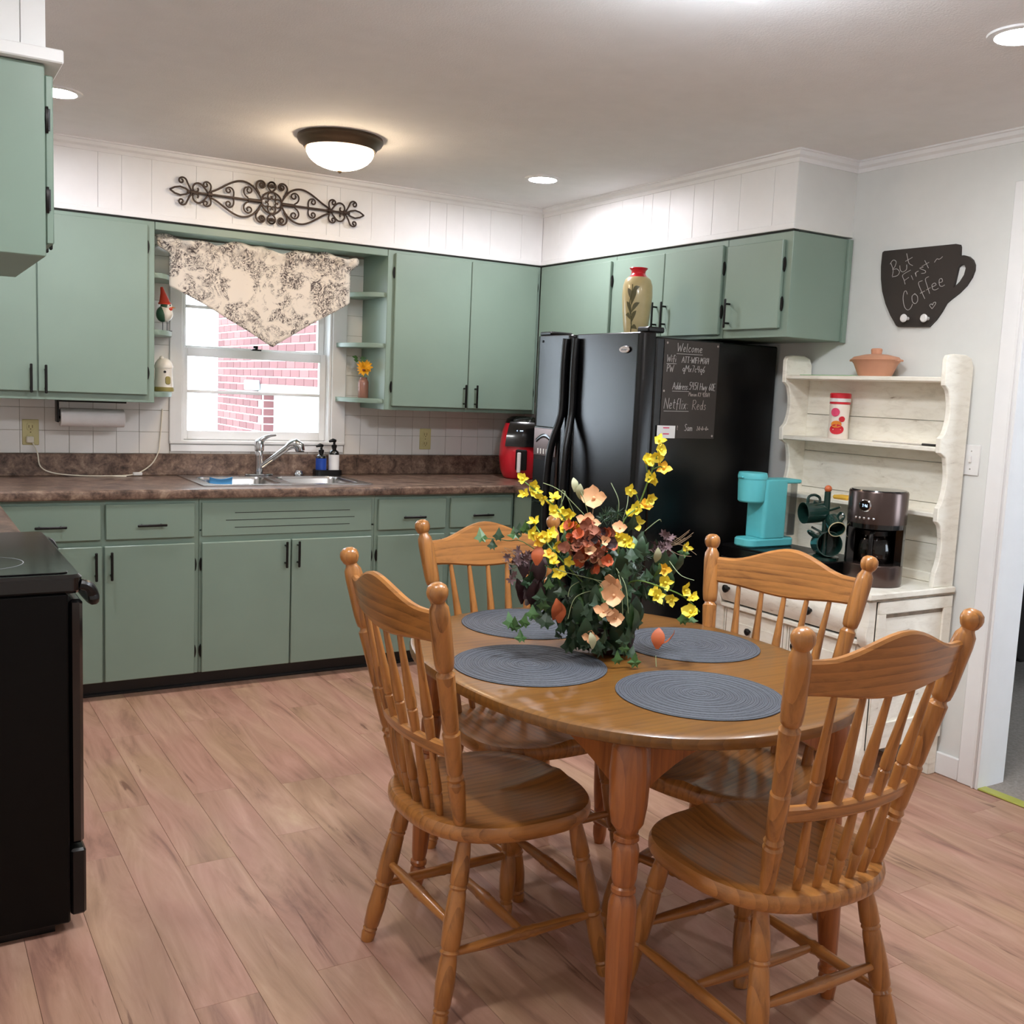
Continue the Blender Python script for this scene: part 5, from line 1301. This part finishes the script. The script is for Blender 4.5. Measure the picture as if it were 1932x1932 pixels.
# ------------------------------------------------------------------ placemats
pr = []
nr = 19
for i in range(nr*4):
    t = i/(nr*4); r = .004+.186*t; pr.append((r, .0022+.0012*math.cos(2*PI*i/4)))
prof = [(.0005, .0)]+[(r, 0) for r in ()]
pm = MB()
rsm = [[(r*math.cos(2*PI*j/72), r*math.sin(2*PI*j/72), z) for j in range(72)] for r, z in [(.002, .003)]+pr+[(.190, .0022), (.191, .0012), (.189, .0002), (.002, .0002)]]
pmesh = MB().rings(rsm).mesh('placemat', 'woven', smooth=1.4)
for lab, x, y in (('round grey woven placemat in front of the chair by the stove', -1.832, -2.905), ('round grey woven placemat in front of the window-facing chair', -1.602, -3.265),
                  ('round grey woven placemat in front of the hutch side chair', -1.312, -2.895), ('round grey woven placemat in front of the chair backing the sink', -1.600, -2.525)):
    o = put('placemat', pmesh, None, (x, y, TZ+.0008), (0, 0, random.random()*6)); tag(o, lab, 'placemat', 'round placemats on the dining table')

# ------------------------------------------------------------------ flower arrangement
rf = random.Random(21)
FX, FY = -1.560, -2.875
fl = thing('flower_arrangement', 'silk flower arrangement of yellow orchids, ivy and hydrangea', 'flower arrangement', (FX, FY, TZ+.0008))
ctr = Vector((FX, FY, TZ)); vn = Vector((math.sin(YAW), math.cos(YAW), 0))
def fp(cx, cy, dd=0.):      # crop pixel of the bouquet -> point on the upright plane through its middle, dd metres towards the camera
    return pxplane(880+cx*.2588, 800+cy*.2588, ctr-vn*dd, vn)
def loc_(p): return Vector(p)-Vector((FX, FY, TZ+.0008))
pz = TZ+.0008
MB().lathe([(.0, 0), (.045, 0), (.052, .008), (.060, .045), (.056, .065), (.054, .068)], 28, (FX, FY, pz)).build('bowl', 'leaf_burgundy', fl)
MB().ball((FX, FY, pz+.068), .05, 16, 10, (1, 1, .55)).build('moss_core', 'leaf_dark', fl)
# orchid blossom meshes
def blossom(seed, mat, n=5, L=.019, wd=.0078, cup=.009, lip=True):
    r_ = random.Random(seed); mb = MB()
    for k in range(n):
        t = 2*PI*k/n+r_.uniform(-.2, .2); d = Vector((math.cos(t), math.sin(t), 0)); s_ = Vector((-d.y, d.x, 0)); z = Vector((0, 0, 1)); LL = L*r_.uniform(.8, 1.2); c_ = cup*r_.uniform(.2, 1.8); w_ = wd*r_.uniform(.8, 1.35)
        tip = r_.uniform(.5, 1.6); rf_ = r_.uniform(-.25, .25)
        def pf(u, v):
            ww = w_*math.sin(PI*min(.97, .10+.87*v))**.75*(.55+.45*min(1, v*1.6))
            q = d*(LL*(v-.10*abs(u-.5)*2*v))+s_*((u-.5)*2*ww)+z*(c_*(v**1.4)*tip+abs(u-.5)*ww*.5+rf_*ww*math.sin(v*5+u*3)*v)
            return tuple(q)
        mb.quadgrid(pf, 3, 5)
    if lip: mb.ball((0, 0, .004), .004, 8, 6, (1, 1, 1.2))
    return mb.mesh('blossom', mat, smooth=1.0)
YM = [blossom(i, 'yellow') for i in range(5)]+[blossom(8, 'flower_gold')]+[blossom(9, 'yellow', 6, .021, .011, .010)]
HM = [blossom(20+i, m_, 4, .015, .010, .006, False) for i, m_ in enumerate(('hydrangea_brown', 'hydrangea_brown', 'hydrangea_rust', 'peach_petal', 'leaf_burgundy', 'hydrangea_brown'))]
PM_ = [blossom(40+i, 'peach_petal', 4, .034, .016, .014, True) for i in range(3)]
def face(o, p, spread=.9, s=1.0):
    d = (CAM-Vector(p)).normalized()+Vector((rf.uniform(-1, 1), rf.uniform(-1, 1), rf.uniform(-.5, 1)))*spread
    q = d.to_track_quat('Z', 'Y'); o.rotation_mode = 'QUATERNION'; o.rotation_quaternion = q; o.scale = (s, s, s)
    return o
def sprig(mesh_list, p, name, spread=.9, s=1.):
    p = Vector(p); p.z = max(p.z, pz+.016)
    o = put(name, rf.choice(mesh_list), fl, loc_(p)); face(o, p, spread, s*rf.uniform(.85, 1.15)); return o
ys = [(1405, 120, 0), (1415, 190, 0), (1400, 240, 0), (1325, 265, 0), (1440, 325, 0), (1345, 390, 0), (1370, 400, 0), (1195, 485, 0), (1335, 545, 0), (1300, 600, 0), (1245, 625, 0), (1180, 665, 0), (1240, 720, 0),
 (415, 405, .02), (425, 510, .02), (495, 455, .02), (490, 500, .02), (560, 540, .03), (640, 540, .03), (595, 580, .03), (640, 640, .04), (690, 655, .04), (745, 660, .04), (500, 715, .05), (480, 800, .06), (530, 850, .08), (580, 830, .08), (610, 800, .08), (660, 885, .1), (600, 950, .11), (640, 1010, .12), (745, 1000, .12), (680, 1080, .13), (790, 750, .07), (700, 765, .07),
 (1100, 810, .06), (1160, 850, .07), (1190, 880, .08), (1450, 1160, .10), (1390, 1260, .12), (1370, 1240, .11), (1495, 1280, .12), (1590, 1215, .10), (1650, 1265, .10), (1640, 1375, .11), (1440, 1060, .08), (1600, 900, .0)]
for x, y, d in ys: sprig(YM, fp(x, y, d), 'yellow_blossom', .7, .98)
def stalk(pts, r, mat='stem_green', n=5): MB().tube(smooth_path([Vector(p) for p in pts], n), r, 6).build('stem', mat, fl)
base = Vector((FX, FY, pz+.10))
stalk([base, fp(1130, 760, .02), fp(1250, 600, 0), fp(1330, 400, 0), fp(1410, 180, 0)], .0022)
stalk([fp(1320, 350), fp(1310, 300), fp(1325, 265)], .0015); stalk([fp(1360, 330), fp(1410, 310), fp(1440, 325)], .0015); stalk([fp(1255, 560), fp(1230, 500), fp(1195, 485)], .0015)
stalk([base, fp(800, 830, .05), fp(660, 620, .04), fp(560, 530, .03), fp(420, 420, .02)], .0022)
stalk([base, fp(700, 1000, .1), fp(560, 830, .08), fp(490, 720, .05)], .0018)
stalk([base, fp(1200, 1150, .08), fp(1450, 1200, .11), fp(1600, 1270, .1), fp(1700, 1370, .1)], .002)
# hydrangea head
hc = fp(900, 880, .10)
for i in range(80):
    a = rf.uniform(0, 2*PI); r_ = math.sqrt(rf.random()); b_ = rf.uniform(-.02, .03)
    p = hc+R2*(.056*r_*math.cos(a)+rf.gauss(0, .006))+U2*(.056*r_*math.sin(a)+rf.gauss(0, .006))-vn*(b_*1.4+.02*(1-r_*r_))
    sprig(HM, p, 'hydrangea_floret', .9, 1.0)
# large peach magnolias
for x, y, d, s in ((930, 545, .0, 1.15), (885, 725, .06, .95), (1065, 1170, .14, 1.0), (1075, 1250, .15, 1.0), (1000, 1370, .16, .8), (1085, 1410, .16, .95), (900, 1560, .14, .7), (1120, 760, .05, .7)):
    sprig(PM_, fp(x, y, d), 'peach_magnolia', .5, s)
stalk([base, fp(930, 800, .02), fp(925, 600, 0)], .0018, 'twig')
# dried flower heads and twigs
for x, y, d in ((400, 1010, .06), (1450, 890, .03)):
    c0 = fp(x, y, d)
    for i in range(26):
        p = c0+Vector((rf.gauss(0, .014), rf.gauss(0, .014), rf.gauss(0, .016)))
        sprig([HM[0]] if 0 else DRY if 'DRY' in globals() else globals().setdefault('DRY', [blossom(60+k, 'dried_purple', 6, .013, .003, .004, False) for k in range(3)]), p, 'dried_floret', 1.5, 1.)
    for i in range(9):
        e = c0+R2*((.075 if x > 900 else -.05)*rf.uniform(.5, 1.1))+U2*rf.uniform(-.03, .045)+vn*rf.uniform(-.03, .03)
        stalk([c0, (c0+e)/2+U2*rf.uniform(-.01, .02), e], .0007, 'twig', 4)
# leaves
def ivy(seed, mat):
    r_ = random.Random(seed); o = []
    for a, q in ((-90, .30), (-62, .62), (-38, .42), (2, .80), (36, .50), (90, 1.1), (144, .50), (178, .80), (218, .42), (242, .62)):
        q *= r_.uniform(.9, 1.1); o.append((q*math.cos(math.radians(a)), q*math.sin(math.radians(a))))
    vs = [(0, 0, .10)]+[(x*.02, y*.02, -.15*.02*abs(x)+.002*r_.uniform(-1, 1)) for x, y in o]; vs[0] = (0, 0, .0012)
    return MB().add(vs, [(0, 1+i, 1+(i+1) % 10) for i in range(10)]).mesh('leaf', mat, smooth=None)
def lance(seed, mat, L=.05, wd=.012):
    r_ = random.Random(seed)
    return MB().quadgrid(lambda u, v: ((u-.5)*2*wd*math.sin(PI*min(.98, max(.04, v)))**.8, v*L, .012*math.sin(v*2.5)*r_.uniform(.9, 1.1)-.25*wd*abs(u-.5)), 2, 6).mesh('leaf', mat, smooth=1.)
IVD = [ivy(i, 'leaf_dark') for i in range(4)]; IVM = [ivy(10+i, 'leaf_mid') for i in range(3)]
LAN = [lance(1, 'leaf_dark'), lance(2, 'leaf_dark', .06, .013), lance(3, 'leaf_mid', .045, .009)]; LRU = [lance(4, 'leaf_rust', .055, .018)]; LPA = [lance(5, 'leaf_pale', .045, .012)]; LBU = [lance(6, 'leaf_burgundy', .07, .02)]
for i in range(330):
    while True:
        u, v = rf.uniform(-1, 1), rf.uniform(-1, 1)
        if u*u+v*v < 1: break
    if i % 3 == 1: x = 1180+u*330; y = 1130+v*230
    elif i % 3: x = 780+u*400*(1 if v > -.5 else .8); y = 1190+v*300
    else: x = 960+u*300; y = 1500+v*190
    if y < 1050 and rf.random() < .35: continue
    sprig(IVD if rf.random() < .7 else LAN, fp(x, y, (rf.uniform(-.08, .13) if i % 3 else rf.uniform(.02, .15))*(1-.5*abs(u))), 'leaf', 1.0, rf.uniform(1.0, 1.7))
for x, y, d in ((110, 830, 0), (190, 890, 0), (235, 820, 0), (385, 780, .02), (430, 770, .02), (355, 810, .02), (320, 1450, .12), (400, 1560, .13), (420, 1450, .13), (1140, 1590, .16), (1200, 1680, .16), (1230, 1740, .17), (1100, 1720, .17), (1640, 1430, .09), (1580, 1430, .09), (1210, 740, .03), (540, 1270, .14), (600, 1180, .12), (350, 1480, .12), (560, 1330, .13), (1580, 940, .0), (1150, 1640, .16), (690, 1230, .14), (480, 1390, .12)):
    sprig(IVM if rf.random() < .6 else IVD, fp(x, y, d), 'leaf', .55, rf.uniform(1.0, 1.4))
for x, y, d in ((680, 1450, .15), (1390, 1640, .15), (510, 1030, .1), (1420, 1610, .15), (640, 1430, .15)): sprig(LRU, fp(x, y, d), 'leaf', .8, 1.)
for x, y, d in ((790, 495, 0), (830, 550, 0), (920, 1640, .16), (1380, 1010, .08)): sprig(LPA, fp(x, y, d), 'leaf', .5, .95)
for i in range(12): sprig(LBU, fp(rf.uniform(380, 560), rf.uniform(1060, 1340), .05), 'leaf', 1., .9)
stalk([base, fp(480, 900, .03), fp(300, 850, 0), fp(90, 830, 0)], .0012, 'leaf_mid')
# needle sprigs
for x, y, d in ((1060, 690, .02), (1100, 650, .02), (1250, 1010, .09), (1290, 960, .08), (1000, 700, .03), (1230, 1080, .1), (1020, 660, .02)):
    c0 = fp(x, y, d); mb = MB()
    for k in range(26):
        e = c0+Vector((rf.gauss(0, 1), rf.gauss(0, 1), rf.gauss(0, 1)+.4)).normalized()*.022; mb.tube([c0+(e-c0)*.05, e], [.0009, .0004], 4)
    mb.build('needle_sprig', 'leaf_dark', fl)
# grass arcs
for x0, y0, x1, y1, bx_, by_ in ((1000, 1150, 650, 1060, 760, 1090), (980, 1200, 740, 1420, 800, 1260), (900, 1120, 1000, 1330, 990, 1180), (1090, 1050, 1180, 1380, 1160, 1180), (1100, 1060, 1140, 1430, 1130, 1200), (950, 760, 560, 430, 700, 500), (1100, 700, 1055, 430, 1110, 560), (900, 700, 810, 430, 860, 560), (1140, 700, 1180, 520, 1170, 600), (1300, 780, 1420, 710, 1400, 700), (1480, 1000, 1660, 1140, 1560, 1100), (1380, 1690, 1440, 1830, 1390, 1790), (820, 1150, 740, 1260, 760, 1190), (700, 700, 790, 660, 700, 480), (640, 700, 720, 490, 700, 560)):
    stalk([fp(x0, y0, .1 if y0 > 900 else .02), fp(bx_, by_, .14 if y0 > 900 else .02), fp(x1, y1, .15 if y0 > 900 else .0)], .0010, 'grass_blade', 8)

# ------------------------------------------------------------------ outside the window
gnd = struct(MB().box(-14, 12, WB+.3, 30, -.75, -.6).build('ground_outside', 'lawn'))
bw = thing('brick_wing', 'red brick house wing with white trim outside the window', 'building', (-.2, 4, -.6))
BXF = -.42
o0 = (2.05, 3.72, 1.345)                               # opening y0 y1 and its head height
mbw = MB().box(BXF+.006, BXF+.30, o0[1], 5.12, -.6, 3.2).box(BXF+.006, BXF+.30, o0[0], o0[1], o0[2], 3.2).box(BXF+.006, BXF+.30, .9, o0[0], -.6, 3.2)
mbw.build('mortar_wall', 'mortar', bw)
CP, BL = .0677, .2032+.0095
bm0 = MB().box(0, .012, -.1016, .1016, 0, .0572, b=.002).mesh('brick', 'brick')
bm1 = MB().box(0, .012, -.0485, .0485, 0, .0572, b=.002).mesh('brick', 'brick')
z = .78; r_ = 0
while z < 2.42:
    y = 5.12-.1016
    if r_ % 2: put('brick', bm1, bw, Vector((BXF-.004, 5.12-.0485, z))-Vector((-.2, 4, -.6))); y = 5.12-.0485*2-.0095-.1016
    while y > 2.1:
        if not (z < o0[2]-.02 and y < o0[1]+.08):
            put('brick', bm0, bw, Vector((BXF-.004, y, z))-Vector((-.2, 4, -.6)))
        y -= BL
    z += CP; r_ += 1
jm = MB().box(-.045, .045, 0, .012, 0, .0572, b=.002).mesh('brick', 'brick')
z = .78
while z < 1.30:
    put('brick', jm, bw, Vector((BXF+.055, o0[1]-.006, z))-Vector((-.2, 4, -.6))); z += CP
MB().box(BXF+.10, BXF+.16, o0[1]-.14, o0[1]-.001, -.6, o0[2]-.001).box(BXF+.10, BXF+.16, o0[0]+.14, o0[1]-.14, o0[2]-.13, o0[2]-.001).box(BXF+.10, BXF+.16, o0[0], o0[0]+.14, -.6, o0[2]).build('door_frame', 'outside_white', bw)
MB().box(BXF+.13, BXF+.155, o0[0]-.02, o0[1]+.02, -.6, o0[2]+.02).build('storm_door', 'outside_white', bw)
MB().box(BXF+.12, BXF+.13, o0[0]+.3, o0[1]-.35, .2, .98).build('door_panel', 'outside_grey', bw)
MB().box(BXF-.10, BXF, 3.78, 3.94, 1.33, 1.42, b=.01).build('porch_lamp', 'outside_grey', bw)
MB().box(BXF-.03, BXF+.05, 5.122, 5.25, -.6, 3.2, b=.01).build('corner_board', 'outside_white', bw)
MB().box(BXF-.55, BXF+.5, .9, 5.7, 3.2, 3.3).box(BXF-.60, BXF-.5, .9, 5.7, 3.1, 3.32).build('eave', 'outside_white', bw)
ps = MB().lathe([(.045, -.6), (.045, 3.1)], 16, (-.62, 5.9, 0)).box(-.70, -.54, 5.82, 5.98, -.6, -.5).build('downspout_post', 'outside_grey', None, (-.62, 5.9, -.6)); tag(ps, 'thin grey porch post beyond the brick wall corner', 'post')
# pale garden tree
tr = thing('garden_tree', 'pale leafy tree in the garden seen through the window', 'tree', (-1.9, 12.5, -.6))
MB().tube([(-1.9, 12.5, -.6), (-1.85, 12.5, .2), (-1.7, 12.4, .7), (-1.55, 12.4, 1.3)], [.10, .08, .06, .03], 10).build('trunk', 'bark', tr)
rt_ = random.Random(4)
for k in range(5):
    a = (rt_.uniform(-.9, .6), rt_.uniform(-.3, .3), rt_.uniform(.3, 1.2)); MB().tube([(-1.8, 12.45, .5), (-1.8+a[0]*.5, 12.45+a[1]*.5, .5+a[2]*.6), (-1.8+a[0], 12.45+a[1], .5+a[2])], [.04, .025, .008], 6).build('branch', 'bark', tr)
mb = MB()
for k in range(700):
    c = Vector((-1.95+rt_.gauss(0, .55), 12.4+rt_.gauss(0, .4), .75+rt_.gauss(0, .42)))
    d = Vector((rt_.gauss(0, 1), rt_.gauss(0, 1), rt_.gauss(0, 1))).normalized(); e = d.orthogonal().normalized(); f_ = d.cross(e)
    mb.add([c-e*.05, c+f_*.025, c+e*.05, c-f_*.025], [(0, 1, 2, 3)])
cw = mb.build('foliage', 'outside_leaf', tr, smooth=None); cw['kind'] = 'stuff'

# ------------------------------------------------------------------ next room
ac = thing('armchair', 'black upholstered armchair in the dim next room', 'armchair', (2.1, -1.5, .004))
X0, Y0 = 1.75, -1.9
MB().box(X0, X0+.75, Y0, Y0+.75, .20, .42, b=.04).build('seat', 'dark_fabric', ac)
MB().box(X0+.55, X0+.78, Y0, Y0+.75, .42, .95, b=.06).build('backrest', 'dark_fabric', ac)
for q in (Y0-.1, Y0+.70): MB().box(X0, X0+.75, q, q+.15, .15, .62, b=.04).build('armrest', 'dark_fabric', ac)
for a in (X0+.05, X0+.65):
    for c in (Y0+.02, Y0+.68): MB().lathe([(.02, 0), (.025, .15)], 12, (a, c, .005)).build('leg', 'chrome', ac)

# helper properties are not part of the scene
for o in bpy.data.objects:
    if '_o' in o: del o['_o']
